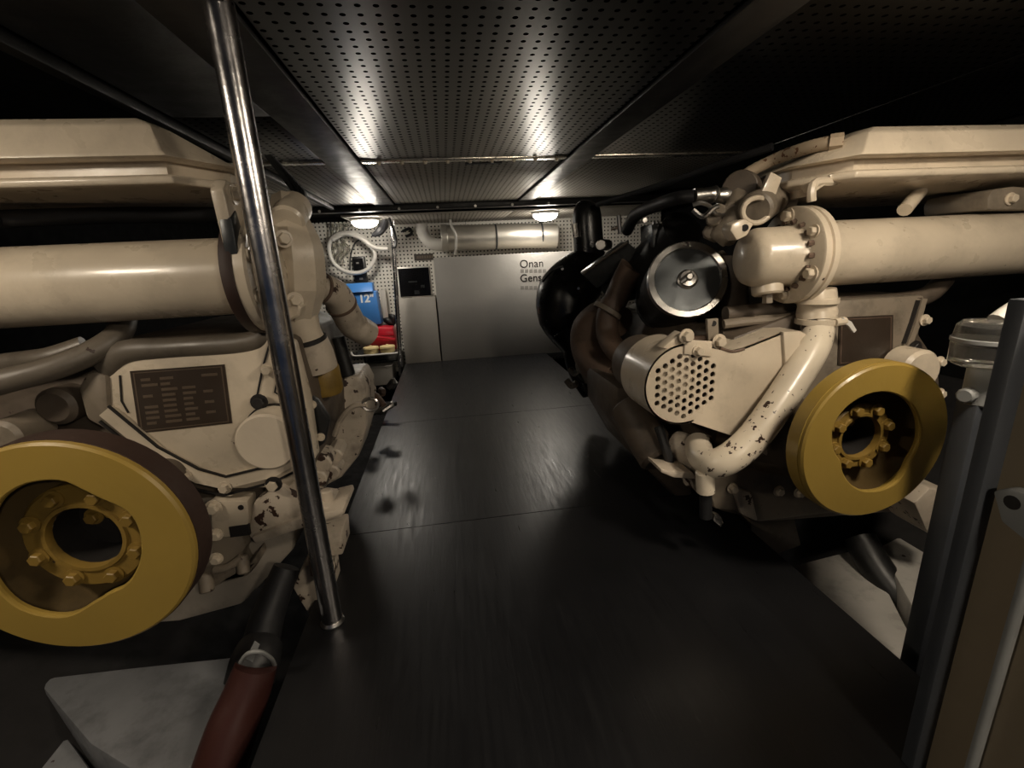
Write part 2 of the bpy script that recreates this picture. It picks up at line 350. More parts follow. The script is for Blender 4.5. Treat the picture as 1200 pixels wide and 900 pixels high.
# ================================================================== ENGINE PIECES
def ring_px(px, c, Y, n=72):              # an outline given by photo points, as radius over angle about c in the plane Y
    q = sorted([(math.atan2((p-c).z, (p-c).x), math.hypot((p-c).z, (p-c).x)) for p in (P(u,v,Y) for u,v in px)])
    out = []
    for i in range(n):
        a = -math.pi + 2*math.pi*i/n
        for k in range(len(q)):
            a0, r0 = q[k]; a1, r1 = q[(k+1) % len(q)]
            if k == len(q)-1: a1 += 2*math.pi
            aa = a if a >= a0 else a + 2*math.pi
            if a0 <= aa <= a1:
                t = (aa-a0)/max(1e-6, a1-a0); out.append(r0+(r1-r0)*t); break
        else: out.append(q[0][1])
    for _ in range(1): out = [(out[i-1]+2*out[i]+out[(i+1) % n])/4 for i in range(n)]
    return out
def pulley(eng, c, rad, opening, depth, rim_mat, hubshift, hub_r, hole_r):
    Y = c.y; n = 72; rin = ring_px(opening, c, Y, n)
    A = [-math.pi + 2*math.pi*i/n for i in range(n)]
    def loop(rf, y): return [Vector((c.x+rf(i)*math.cos(A[i]), y, c.z+rf(i)*math.sin(A[i]))) for i in range(n)]
    b = MB()
    b.loft([loop(lambda i: rad-0.002, Y+0.014), loop(lambda i: rad-0.003, Y+0.005), loop(lambda i: rad-0.008, Y), loop(lambda i: rin[i]+0.004, Y),
            loop(lambda i: rin[i]+0.001, Y+0.002), loop(lambda i: rin[i], Y+0.008), loop(lambda i: rin[i]+0.002, Y+0.016), loop(lambda i: rad-0.014, Y+0.016)], cap=False)
    k = len(b.v) - n
    for i in range(n): b.f.append([k+i, k+(i+1) % n, (i+1) % n, i])
    fp = part('pulley', b, 'yellow', eng, 0, 22, 'yellow painted front pulley')
    b = MB().lathe([(rad-0.016,0.012),(rad,0.014),(rad,depth-0.004),(rad-0.004,depth),(rad-0.03,depth+0.02),(rad-0.03,0.03)], c, (0,1,0), 64, cap=False)
    part('rim', b, rim_mat, fp, 0, 30)
    hc = Vector((c.x, Y, c.z))
    part('web', MB().lathe([(rad-0.02,0.050),(rad*0.62,0.078),(rad*0.35,0.082)], hc, (0,1,0), 48, cap=False), 'web', fp, 0, 30)
    b = MB().lathe([(hub_r,0.082),(hub_r,0.058),(hub_r-0.006,0.052),(hole_r+0.010,0.052),(hole_r+0.008,0.047),(hole_r,0.047),(hole_r-0.001,0.066)], hc, (0,1,0), 48, cap=False)
    part('hub', b, 'yellow_dirty', fp, 0, 30)
    part('hub_bore', MB().lathe([(hole_r-0.001,0.0655),(hole_r-0.004,0.134),(0.03,0.133),(0.028,0.12),(0.001,0.12)], hc, (0,1,0), 24, cap=False), 'dark_hole', fp)  # bore coloured black to stand for the shade inside it
    for k in range(8):
        a = 2*math.pi*(k+0.42)/8; rr = (hub_r+hole_r)/2+0.004
        bolt(fp, hc + Vector((math.cos(a)*rr, 0.052, math.sin(a)*rr)), (0,-1,0), BOLT_Y)
    for k, (a, rr) in enumerate(((0.9, 0.03), (2.6, 0.028))):
        bolt(fp, hc + Vector((math.cos(a)*rr, 0.12, math.sin(a)*rr)), (0,-1,0), BOLT_Y)
    return fp
BOLT_Y = bolt_mesh(0.0135, 0.018); BOLT_Y.materials.append(M['yellow_dirty'])
BOLT_D = bolt_mesh(0.016, 0.014); BOLT_D.materials.append(M['dark_hole'])
def tank(eng, s, xt, xl, xfar, yf, zt, zf, zb, mat='cream'):
    # header tank across the top of an engine: drafted inboard end (xt at the top, xl at the lip), overhanging lid, tapered lower body
    yb = yf + 0.62
    def plan(z, g, xa, xb, ch):          # front inset g, corner at xa, end face at xb after a chamfer ch
        return [Vector((x, y, z)) for x, y in ((xfar, yf+g), (xa, yf+g), (xb, yf+g+ch), (xb - s*0.05, yb), (xfar, yb))]
    up = MB().loft([plan(zf, 0.0, xl - s*0.09, xl, 0.15), plan(zf+0.012, 0.004, xl - s*0.10, xl - s*0.02, 0.14), plan(zt-0.02, 0.018, xt - s*0.01, xt, 0.06), plan(zt, 0.045, xt - s*0.05, xt - s*0.04, 0.05)])
    t = part('header_tank', up, mat, eng, 0.005, 30)
    part('tank_neck', MB().loft([plan(zf-0.05, 0.055, xl - s*0.12, xl - s*0.04, 0.14), plan(zf, 0.055, xl - s*0.12, xl - s*0.04, 0.14)]), mat, t)
    lo = MB().loft([plan(zb, 0.16, xl - s*0.16, xl - s*0.06, 0.1), plan(zb+0.015, 0.11, xl - s*0.13, xl - s*0.03, 0.12), plan(zf-0.056, 0.010, xl - s*0.09, xl, 0.15), plan(zf-0.040, 0.008, xl - s*0.09, xl, 0.15), plan(zf-0.034, 0.024, xl - s*0.10, xl - s*0.01, 0.15)])
    part('tank_body', lo, mat, t, 0.006, 50)
    return t
def band(eng, px, Y, w, th, mat, name, lift=0.0):   # flat strap following photo points in the plane Y
    pts = [P(u,v,Y) for u,v in px]; b = MB(); up = []; dn = []
    for i, p in enumerate(pts):
        t = (pts[min(i+1,len(pts)-1)] - pts[max(i-1,0)]).normalized(); nrm = Vector((-t.z, 0, t.x))
        up.append(p+nrm*w/2); dn.append(p-nrm*w/2)
    for i in range(len(pts)-1):
        b.prism([up[i], up[i+1], dn[i+1], dn[i]], (0, th, 0))
    return part(name, b, mat, eng)

# ================================================================== ENGINE WITH THE NAME PLATE (left)
L = thing('diesel_engine', (-0.85, 1.9, -0.12), 'cream marine diesel engine with a dark name plate and brown-rimmed yellow pulley', 'engine', 'pair of marine diesel engines')
lc = Vector((-0.803, 0.92, 0.478))
pulley(L, lc, 0.238, [(0,588),(27,569),(53,564),(77,565),(91,573),(115,585),(133,592),(149,600),(160,617),(164,639),(157,671),(145,687),(125,695),(104,708),(88,719),(72,723),(48,721),(21,712),(0,693),(-14,665),(-18,640),(-12,612)],
       0.075, 'brown_rim', None, 0.122, 0.072)
part('crank_nose', MB().cyl((lc.x, 1.065, lc.z), (lc.x, 1.38, lc.z), 0.045, 24), 'block', L)
# block and covers
YOFF = 0.085
blk = part('engine_block', MB().prism(poly([(-160,480),(-40,440),(95,425),(140,398),(310,388),(345,398),(362,470),(366,545),(345,600),(338,646),(300,690),(282,708),(210,728),(60,740),(-120,735)], 1.27), (0,0.6,0)), 'block', L, 0.012)
part('sump', MB().prism(poly([(100,610),(240,585),(352,592),(342,646),(302,690),(283,709),(210,729),(60,741),(-120,736),(-120,640)], 1.258), (0,0.5,0)), 'sump_grey', L, 0.012)
cov = part('front_cover', MB().prism(poly([(118,442),(132,408),(308,393),(340,402),(358,470),(368,540),(338,572),(262,574),(225,560),(182,530),(126,484)], 1.215), (0,0.075,0)), 'cream', L, 0.01)
band(cov, [(122,482),(182,532),(232,560),(262,567),(318,553),(364,528)], 1.196, 0.036, 0.02, 'cream', 'cover_flange')
band(cov, [(126,476),(184,524),(232,550),(264,559),(318,546),(364,520)], 1.193, 0.006, 0.006, 'dark_hole', 'gasket')
band(cov, [(116,494),(180,546),(229,574),(262,581),(322,565),(364,543)], 1.193, 0.006, 0.006, 'dark_hole', 'gasket')
band(cov, [(140,440),(142,470),(150,484)], 1.2115, 0.004, 0.003, 'dark_hole', 'gasket')
band(cov, [(318,395),(308,430),(300,470),(306,476)], 1.2115, 0.005, 0.003, 'dark_hole', 'gasket')
for (u,v) in ((217,557),(264,571)): bolt(cov, P(u,v,1.196), (0,-1,0), BOLT)
bolt(cov, P(321,567,1.192), (0,-1,0), BOLT_M); bolt(cov, P(304,471,1.20), (0,-1,0), BOLT_D); bolt(cov, P(314,433,1.205), (0,-1,0), BOLT)
bolt(cov, P(321,567,1.190), (0,-1,0), BOLT_D)
band(cov, [(330,415),(322,460),(345,472)], 1.2115, 0.005, 0.003, 'dark_hole', 'gasket')
c0 = P(312,519,1.13)
part('round_cover', MB().lathe([(0.074,0),(0.080,0.006),(0.081,0.085)], c0, (0,1,0), 36), 'cream_spot', L, 0, 30, 'round blanking cover')
part('cover_gasket', MB().lathe([(0.0855,0.075),(0.0855,0.088)], c0, (0,1,0), 36), 'dark_hole', L)
# name plate
pp = poly([(152,435),(263,427),(272,496),(163,508)], 1.213)
np_ = part('name_plate', MB().prism(pp, (0,0.006,0)), 'plate', L, 0, 35, 'dark brown name plate')
ctr = sum(pp, Vector())/4
inn = [ctr + (p-ctr)*0.94 for p in pp]; inn2 = [ctr + (p-ctr)*0.915 for p in pp]
b = MB()
for i in range(4): b.prism([inn[i]-Vector((0,0.001,0)), inn[(i+1)%4]-Vector((0,0.001,0)), inn2[(i+1)%4]-Vector((0,0.001,0)), inn2[i]-Vector((0,0.001,0))], (0,0.0012,0))
part('plate_border', b, 'plate_line', np_)
random.seed(4); b = MB()
def onplate(a, c): return pp[0]*(1-a)*(1-c) + pp[1]*a*(1-c) + pp[2]*a*c + pp[3]*(1-a)*c - Vector((0,0.0012,0))
for r_ in range(9):
    for a0 in (0.10, 0.30, 0.52, 0.74):
        w = random.choice((0.0, 0.10, 0.14, 0.17)); y = 0.13 + r_*0.088
        if w: b.prism([onplate(a0,y), onplate(a0+w,y), onplate(a0+w,y+0.042), onplate(a0,y+0.042)], (0,0.001,0))
part('plate_print', b, 'plate_line', np_)
# water pipe along the front of the block and the darker parts at its left
part('water_rail', MB().tube([P(128,430,1.24),P(150,412,1.23),P(200,408,1.23),P(285,402,1.23),P(312,392,1.24),P(318,372,1.27)], [0.036,0.032,0.028,0.028,0.028,0.028], 14), 'pipe_grimy', L)
part('curved_pipe', MB().tube([P(-60,465,1.10),P(0,448,1.12),P(60,432,1.16),P(110,412,1.21),P(138,392,1.26),P(146,372,1.32)], 0.030, 14), 'pipe_grimy', L)
part('lower_pipe', MB().tube([P(-40,432,1.22),P(20,424,1.22),P(60,418,1.22),P(100,405,1.24)], 0.026, 12), 'pipe_grimy', L)
part('gear_case', MB().prism(poly([(90,455),(98,438),(112,436),(124,440),(126,478),(150,500),(130,508),(100,492)], 1.2), (0,0.09,0)), 'cream_grimy', L, 0.012)
part('gear_case', MB().cyl(P(62,478,1.2), P(62,478,1.2)+Vector((0,0.1,0)), 0.05, 20, bev=0.012), 'block', L)
part('cap_nut', MB().cyl(P(0,515,1.12), P(0,515,1.12)+Vector((0,0.12,0)), 0.045, 18, bev=0.01), 'cream_grimy', L)
# heat exchanger across the front
hx = Vector((-0.472, 1.31, 0.997))
H = part('heat_exchanger', MB().lathe([(0.097,0),(0.097,1.3),(0.097,1.31)], hx, (-1,0,0), 40), 'cream', L, 0, 30)
part('flange_seal', MB().lathe([(0.149,0.012),(0.151,0.016),(0.151,0.036),(0.149,0.04)], hx, (-1,0,0), 44), 'brown_rim', H)
part('flange', MB().lathe([(0.142,0.0415),(0.147,0.012),(0.148,-0.012),(0.143,-0.018),(0.10,-0.019)], hx, (-1,0,0), 44), 'cream', H)
for k in range(8):
    a = 2*math.pi*(k+0.5)/8; bolt(H, hx+Vector((0.019, 0.125*math.cos(a), 0.125*math.sin(a))), (1,0,0), BOLT)
part('lifting_lug', MB().prism([hx+Vector((0.0,y,z)) for y,z in ((-0.13,0.06),(-0.14,0.19),(-0.11,0.215),(-0.07,0.21),(-0.04,0.17),(0.0,0.13),(-0.05,0.10))], (-0.03,0,0)), 'cream', H, 0.006)
bolt(H, hx+Vector((0.0,-0.095,0.185)), (1,0,0), BOLT_M)
part('lug_clip', MB().prism([hx+Vector((0.003,y,z)) for y,z in ((-0.14,0.05),(-0.135,0.13),(-0.10,0.15),(-0.085,0.10),(-0.11,0.04))], (-0.028,0,0)), 'filter_lid', H, 0.003)
tank(L, 1, -0.605, -0.50, -1.9, 1.2, 1.352, 1.264, 1.203)
# thermostat housing, outlets and the yellow canister inboard of the exchanger
th = part('thermostat_housing', MB().tube([P(334,236,1.42),P(338,258,1.38),P(347,292,1.36),P(350,335,1.36),P(349,372,1.38)], [0.040,0.054,0.074,0.077,0.050], 8, 3), 'cream', L, 0, 18)
part('end_cover', MB().lathe([(0.085,-0.018),(0.083,-0.030),(0.070,-0.040),(0.04,-0.043),(0.001,-0.044)], hx, (-1,0,0), 32), 'cream', L)
part('housing_collar', MB().cyl(P(336,262,1.32), P(346,242,1.44), 0.048, 22, bev=0.008), 'cream', L)
for (u,v,Y) in ((332,280,1.27),(345,352,1.27),(326,330,1.265)): bolt(th, P(u,v,Y), (0.6,-1,0), BOLT_M)
part('drain_plug', MB().cyl(P(338,362,1.26), P(350,356,1.36), 0.032, 8, bev=0.006), 'cream', th)
o1 = part('outlet_pipe', MB().tube([P(352,372,1.38),P(357,388,1.38),P(362,400,1.39)], [0.052,0.047,0.050], 20), 'cream', L)
part('hose_clamp', MB().lathe([(0.052,-0.008),(0.056,-0.006),(0.056,0.006),(0.052,0.008)], P(361,398,1.39), P(364,407,1.39)-P(357,388,1.38), 24, cap=False), 'dark_hole', o1)
part('hose_sleeve', MB().tube([P(362,400,1.39),P(368,415,1.40),P(374,432,1.41)], [0.056,0.060,0.058], 20), 'cream_worn', L)
part('filter_canister', MB().lathe([(0.052,0),(0.056,0.01),(0.056,0.085),(0.048,0.10)], P(376,428,1.46), (0.05,0,-1), 26), 'yellow_dirty', L, 0, 30, 'grimy yellow filter canister')
e1 = part('outlet_elbow', MB().tube([P(360,335,1.45),P(378,338,1.5),P(394,346,1.55),(P(404,364,1.6)),(P(414,381,1.64)),P(426,388,1.66)], [0.042,0.048,0.050,0.050,0.050,0.046], 20), 'cream_worn', L)
for (u,v,Y,du,dv,dY) in ((374,337,1.49,12,4,0.04),(400,357,1.58,8,14,0.04)):
    part('hose_clamp', MB().lathe([(0.051,-0.006),(0.054,-0.005),(0.054,0.005),(0.051,0.006)], P(u,v,Y), P(u+du,v+dv,Y+dY)-P(u,v,Y), 22, cap=False), 'rust', e1)
part('elbow_flange', MB().cyl(P(416,382,1.64), P(432,392,1.70), 0.05, 20, bev=0.008), 'cream_worn', e1)
part('side_pipe', MB().tube([P(395,395,1.7),P(402,420,1.7),P(408,440,1.7)], 0.028, 12), 'black', L)
# inboard side of the block: flywheel housing end, brackets, dipstick
part('bell_housing', MB().prism(poly([(362,445),(420,440),(428,455),(430,500),(420,535),(400,560),(372,575),(360,560)], 1.75), (0,0.25,0)), 'cream_worn', L, 0.012)
part('side_bracket', MB().prism(poly([(360,462),(372,470),(386,492),(380,520),(372,526),(368,490),(358,474)], 1.30), (0,0.03,0)), 'black', L, 0.006)
bolt(L, P(366,474,1.30), (0,-1,0), BOLT_S); bolt(L, P(376,512,1.30), (0,-1,0), BOLT_S)
ds = part('dipstick', MB().tube([P(392,510,1.5),P(400,490,1.48),P(414,476,1.46),P(430,474,1.45)], 0.010, 8), 'cream_worn', L)
part('dipstick_ring', MB().tube([P(434+9*math.cos(a),474+7*math.sin(a),1.45) for a in [i*math.pi/5 for i in range(11)]], 0.006, 8, 3), 'steel', ds)
for i,(u,v,Y,r) in enumerate(((376,545,1.35,0.035),(388,555,1.4,0.03),(372,562,1.32,0.03),(392,535,1.45,0.028))):
    part('side_fitting', MB().cyl(P(u,v,Y), P(u+6,v-14,Y+0.1), r, 8, bev=0.006), 'cream_worn', L)
# front lower: pump body, plate and bolts
pl = part('pump_plate', MB().prism(poly([(246,587),(290,587),(292,606),(288,628),(262,630),(248,618)], 1.185), (0,0.06,0)), 'cream', L, 0.004)
for (u,v,me) in ((251,594,BOLT_M),(254,626,BOLT),(254,654,BOLT)): bolt(pl, P(u,v,1.182), (0,-1,0), me)
part('bolt_hole', MB().cyl(P(282,595,1.183), P(282,595,1.183)+Vector((0,0.01,0)), 0.008, 12), 'dark_hole', pl)
part('plate_slot', MB().prism(poly([(268,618),(291,615),(293,627),(270,630)], 1.181), (0,0.01,0)), 'dark_hole', pl)
part('pump_body', MB().prism(poly([(246,630),(284,628),(288,642),(280,655),(286,668),(300,650),(303,660),(290,676),(262,684),(246,692),(238,692),(234,672),(248,662)], 1.19), (0,0.09,0)), 'cream_grimy', L, 0.012)
part('pump_outlet', MB().cyl(P(243,694,1.17), P(240,672,1.19), 0.02, 14, bev=0.004), 'cream_grimy', L)
part('pump_outlet', MB().cyl(P(286,672,1.17), P(284,650,1.19), 0.018, 14, bev=0.004), 'cream_grimy', L)
part('pump_rib', MB().tube([P(252,668,1.18),P(268,664,1.175),P(284,652,1.18)], 0.012, 10), 'cream_grimy', L)
arm = part('mount_arm', MB().prism(poly([(296,590),(330,568),(352,585),(358,592),(402,598),(400,608),(345,622),(298,637),(291,628)], 1.2), (0,0.13,0)), 'cream_worn', L, 0.008)
part('mount_arm_edge', MB().prism(poly([(294,630),(344,610),(402,596),(404,603),(346,622),(299,638)], 1.18), (0,0.16,0)), 'cream_worn', arm, 0.006)
part('mount_bolt', MB().cyl(P(385,596,1.25), P(382,574,1.25), 0.018, 12, bev=0.004), 'cream_worn', arm)
part('mount_pad', MB().prism(poly([(364,628),(400,624),(402,650),(366,656)], 1.26), (0,0.12,0)), 'cream_worn', L, 0.006)
part('mount_foot', MB().prism(poly([(343,690),(352,668),(372,654),(384,670),(388,700),(378,735),(366,728),(352,706)], 1.2), (0,0.14,0)), 'cream_worn', L, 0.008)
part('mount_stud', MB().cyl(P(372,672,1.18), P(370,652,1.18), 0.022, 8, bev=0.004), 'rust', L)

YOFF = 0.0
# ================================================================== ENGINE WITH THE BELT GUARD (right)
E_ = thing('diesel_engine', (1.2, 1.9, -0.12), 'cream marine diesel engine with a perforated belt guard and all-yellow pulley', 'engine', 'pair of marine diesel engines')
rc = Vector((1.127, 1.0, 0.470))
pulley(E_, rc, 0.226, [(1011.6,465),(1056,465),(1072,480),(1078,498),(1077,519),(1065,540),(1052,565),(1033,574),(1011.6,575),(995.6,565),(986.7,540),(976,519),(978,498),(990,480)],
       0.06, 'yellow', None, 0.098, 0.062)
part('crank_nose', MB().cyl((rc.x, 1.145, rc.z), (rc.x, 1.33, rc.z), 0.045, 24), 'block', E_)
part('engine_block', MB().prism(poly([(905,612),(845,600),(835,540),(850,430),(860,395),(985,348),(1085,345),(1078,392),(1100,425),(1104,470),(1085,560),(1060,600)], 1.34), (0,1.0,0)), 'block', E_, 0.012)
part('front_cover', MB().prism(poly([(982,352),(1084,346),(1076,388),(1064,412),(1070,440),(1060,520),(960,540),(935,480),(960,400)], 1.29), (0,0.06,0)), 'cream_grimy', E_, 0.008)
band(E_, [(1084,350),(1076,380),(1066,405),(1070,425)], 1.282, 0.02, 0.02, 'cream_grimy', 'cover_flange')
band(E_, [(1078,352),(1070,378),(1061,403)], 1.278, 0.005, 0.02, 'dark_hole', 'gasket')
bolt(E_, P(1083,375,1.28), (0,-1,0), BOLT); bolt(E_, P(1072,407,1.28), (0,-1,0), BOLT_D)
np2 = poly([(984,372),(1047,369),(1046,424),(982,428)], 1.286)
n2 = part('name_plate', MB().prism(np2, (0,0.006,0)), 'plate', E_, 0, 35, 'dark brown name plate')
ctr = sum(np2, Vector())/4; b = MB()
inn = [ctr+(p-ctr)*0.93-Vector((0,0.001,0)) for p in np2]; inn2 = [ctr+(p-ctr)*0.90-Vector((0,0.001,0)) for p in np2]
for i in range(4): b.prism([inn[i], inn[(i+1)%4], inn2[(i+1)%4], inn2[i]], (0,0.0012,0))
part('plate_border', b, 'rust', n2)
part('side_cover', MB().lathe([(0.06,0),(0.07,0.012),(0.072,0.08)], P(1082,436,1.2), (0,1,0), 28), 'cream', E_)
for (u,v) in ((1100,424),(1100,461)): bolt(E_, P(u,v,1.22), (0,-1,0), BOLT)
part('water_rail', MB().tube([P(850,368,1.42),P(920,362,1.40),P(1000,356,1.37),P(1060,352,1.37),P(1088,345,1.37),P(1106,328,1.40)], [0.026,0.026,0.028,0.03,0.03,0.03], 14), 'block', E_)
# sump
part('sump', MB().prism(poly([(826,560),(870,548),(935,560),(1005,590),(1000,600),(945,606),(890,613),(862,600),(838,598)], 1.24), (0,1.1,0)), 'cream_grimy', E_, 0.014)
part('sump_corner', MB().prism(poly([(858,570),(882,578),(890,613),(870,604)], 1.225), (0,0.1,0)), 'cream_worn', E_, 0.01)
for (u,v) in ((912,575),(936,577),(858,572)): bolt(E_, P(u,v,1.232), (0,-1,0), BOLT)
# heat exchanger
hr = Vector((1.085, 1.33, 0.972))
H = part('heat_exchanger', MB().lathe([(0.100,0),(0.100,1.2),(0.1,1.21)], hr, (1,0,0), 40), 'cream', E_, 0, 30)
part('flange', MB().lathe([(0.140,-0.022),(0.146,-0.018),(0.146,0.0),(0.14,0.003),(0.14,0.006),(0.146,0.009),(0.146,0.026),(0.141,0.03)], hr, (1,0,0), 48), 'cream', H)
for k in range(6):
    a = 2*math.pi*(k+0.42)/6; bolt(H, hr+Vector((-0.022, 0.119*math.cos(a), 0.119*math.sin(a))), (-1,0,0), BOLT_M if k % 2 else BOLT)
part('end_cap', MB().lathe([(0.098,-0.02),(0.090,-0.028),(0.088,-0.135),(0.080,-0.155),(0.062,-0.166),(0.001,-0.172)], hr, (1,0,0), 40), 'cream', H, 0, 50)
part('cap_drain', MB().cyl(hr+Vector((-0.085,0,-0.075)), hr+Vector((-0.085,-0.01,-0.115)), 0.045, 22, bev=0.006), 'cream', H)
part('drain_plug', MB().cyl(hr+Vector((-0.085,-0.01,-0.112)), hr+Vector((-0.085,-0.012,-0.14)), 0.016, 6), 'cream_grimy', H)
b = MB()
for k in range(18):
    a = 2*math.pi*k/18
    b.cyl(hr+Vector((-0.021,0.104*math.cos(a),0.104*math.sin(a))), hr+Vector((-0.034,0.099*math.cos(a),0.099*math.sin(a))), 0.008, 6)
part('sealant_bead', b, 'rust', H)
tank(E_, -1, 1.17, 1.06, 2.5, 1.2, 1.312, 1.232, 1.148)
part('tank_bracket', MB().prism(poly([(1158,232),(1164,222),(1190,218),(1230,222),(1230,246),(1158,246)], 1.27), (0,0.2,0)), 'cream_grimy', E_, 0.008)
bolt(E_, P(1183,233,1.268), (0,-1,0), BOLT)
part('tank_stay', MB().cyl(P(1060,246,1.3), P(1078,224,1.35), 0.02, 12), 'cream', E_)
# lug and clips above the flange
cl = part('lug_strap', MB().tube([P(951,236,1.24),P(951,222,1.24),P(956,214,1.25),P(972,213,1.27),P(985,212,1.3)], 0.012, 8), 'cream', E_)
part('lug_block', MB().prism(poly([(973,204),(988,203),(989,214),(974,215)], 1.26), (0,0.05,0)), 'cream', E_, 0.003)
part('lug_block', MB().prism(poly([(953,214),(964,210),(968,216),(957,224)], 1.25), (0,0.05,0)), 'cream', E_, 0.003)
part('lug_block', MB().prism(poly([(936,222),(946,221),(948,230),(937,232)], 1.36), (0,0.05,0)), 'cream', E_, 0.003)
# tag plate, filler neck and hose fittings
part('flat_strap', MB().prism(poly([(904,201),(917,208),(905,240),(889,233)], 1.35), (0,0.02,0)), 'cream', E_, 0.003, label='bare flat metal strap')
part('filler_neck', MB().cyl(P(884,246,1.36), P(905,232,1.45), 0.052, 22, bev=0.008), 'cream_grimy', E_)
part('neck_rim', MB().tube([P(884,247,1.35)+Vector((0.045*math.cos(a),-0.01,0.045*math.sin(a)*0.8)) for a in [i*math.pi/6 for i in range(13)]], 0.008, 8, 3), 'cream', E_)
part('cap_lug', MB().prism(poly([(858,262),(872,256),(884,262),(876,276),(864,282),(856,270)], 1.28), (0,0.05,0)), 'cream', E_, 0.006)
part('lug_hole', MB().cyl(P(873,267,1.276), P(873,267,1.28), 0.010, 12), 'dark_hole', E_)
part('thermostat_housing', MB().tube([P(905,238,1.55),P(915,224,1.52),P(932,222,1.5)], [0.07,0.08,0.07], 18), 'cream_grimy', E_)
part('valve_body', MB().tube([P(866,215,1.5),P(868,235,1.48),P(862,255,1.46),P(850,268,1.48),P(838,280,1.5)], [0.035,0.045,0.05,0.05,0.04], 14), 'cream_grimy', E_)
for (u,v,Y) in ((836,256,1.46),(832,272,1.48),(848,276,1.46),(856,246,1.44),(842,248,1.46)):
    part('fitting', MB().cyl(P(u,v,Y), P(u+7,v+4,Y+0.1), 0.026, 8, bev=0.006), 'cream_grimy', E_)
part('mounting_flange', MB().cyl(P(866,220,1.46), P(872,222,1.5), 0.055, 20, bev=0.004), 'block', E_)
hf = part('hose_fitting', MB().tube([P(813,230,1.5),P(832,228,1.5),P(836,228,1.5),P(840,229,1.5),P(848,229,1.5),P(858,228,1.5)], [0.024,0.024,0.029,0.022,0.027,0.025], 12), 'steel', E_)
part('black_hose', MB().tube([P(815,230,1.5),P(795,232,1.55),P(770,240,1.7),P(745,252,1.9),P(735,270,2.05)], [0.02,0.022,0.024,0.026,0.026], 12), 'hose_black', E_)
part('braided_pipe', MB().tube([P(984,166,1.28),P(968,168,1.3),P(940,175,1.36),P(905,188,1.46),P(872,206,1.52),P(868,222,1.52)], 0.018, 12, 10, ribs=(1.0,1.06)), 'rust_pipe', E_)
part('pipe_nut', MB().cyl(P(988,165,1.27), P(972,167,1.29), 0.022, 6), 'rust_pipe', E_)
part('clip_wire', MB().tube([P(812,240,1.46),P(822,238,1.45),P(832,242,1.45),P(838,250,1.45),P(850,252,1.45),P(870,246,1.43)], 0.007, 8), 'steel', E_)
part('clip_wire', MB().tube([P(812,246,1.46),P(824,254,1.45),P(836,244,1.44),P(842,242,1.44)], 0.008, 8), 'steel', E_)
# painted coolant pipe from the exchanger to the lower elbow
cp = part('coolant_pipe', MB().tube([P(957,352,1.3),P(958,385,1.28),P(950,412,1.24),P(922,458,1.20),P(888,506,1.17),P(862,532,1.16),P(838,543,1.18),P(822,535,1.25),P(818,520,1.34)], [0.047,0.047,0.047,0.046,0.046,0.046,0.045,0.043,0.042], 22, 8), 'cream_chipped', E_)
part('hose_sleeve', MB().tube([P(958,338,1.3),P(957,350,1.3),P(957,358,1.3),P(957,366,1.3),P(957,378,1.29)], [0.05,0.056,0.053,0.057,0.055], 24, 4), 'cream', E_)
for v in (352, 376):
    c1 = part('hose_clamp', MB().lathe([(0.058,-0.009),(0.061,-0.008),(0.061,0.008),(0.058,0.009)], P(957,v,1.295), (0,0,1), 26, cap=False), 'cream', cp)
part('clamp_screw', MB().cyl(P(978,378,1.24), P(990,376,1.24), 0.013, 10), 'cream', cp)
part('clamp_tail', MB().prism(poly([(988,372),(998,377),(1004,387),(1001,390),(994,381),(986,378)], 1.23), (0,0.008,0)), 'white_plastic', cp)
part('drain_stub', MB().cyl(P(826,552,1.19), P(827,577,1.19), 0.028, 16, bev=0.004), 'cream_chipped', cp)
part('drain_hose', MB().cyl(P(827,575,1.2), P(827,606,1.2), 0.019, 14), 'hose_black', cp)
part('drain_valve', MB().prism(poly([(838,603),(846,606),(848,613),(845,618),(836,610)], 1.2), (0,0.03,0)), 'steel', cp, 0.003)
part('pipe_bracket', MB().prism(poly([(774,549),(782,552),(812,554),(816,562),(790,560),(775,554)], 1.27), (0,0.1,0)), 'cream_worn', E_, 0.004)
part('pipe_tab', MB().prism(poly([(890,522),(899,520),(900,535),(893,530)], 1.22), (0,0.03,0)), 'cream_chipped', E_, 0.003)
part('pump_casting', MB().tube([P(790,520,1.42),P(805,528,1.38),P(815,545,1.38),P(812,565,1.4)], [0.05,0.055,0.05,0.035], 14), 'cream_worn', E_)
# belt guard: drum with a drilled face and a wing running to the crank side
gc = P(801.5, 451, 1.25); gr = 0.128
face = [gc + Vector((gr*math.cos(a), 0, gr*math.sin(a))) for a in [R(88) + R(196)*i/30 for i in range(31)]]
wing = poly([(847,507),(862,512),(930,430),(950,395),(938,388),(918,389),(873,407),(853,412)], 1.25)
gb = MB().prism(face + wing, (0,0.006,0))
gme = gb.mesh('guard_face', 0, 30)
gobj = put('guard_face', gme, 'cream', None)
cut = MB(); nh = 0
px_, pz_ = 0.0222, 0.0256
for i in range(-5, 6):
    for j in range(-5, 6):
        q = Vector((i*px_, 0, j*pz_ + (pz_/2 if i % 2 else 0)))
        if q.length < 0.110 and nh < 80:
            cut.cyl(gc+q+Vector((0.004,-0.02,0)), gc+q+Vector((0.004,0.03,0)), 0.0088, 10); nh += 1
cobj = put('cutter', cut.mesh('cutter', 0, 30), 'cream', None)
md = gobj.modifiers.new('holes', 'BOOLEAN'); md.object = cobj; md.operation = 'DIFFERENCE'; md.solver = 'EXACT'
dg = bpy.context.evaluated_depsgraph_get(); dg.update()
gm2 = bpy.data.meshes.new_from_object(gobj.evaluated_get(dg))
bpy.data.objects.remove(cobj); bpy.data.objects.remove(gobj)
eo = org(E_)
for v in gm2.vertices: v.co -= eo
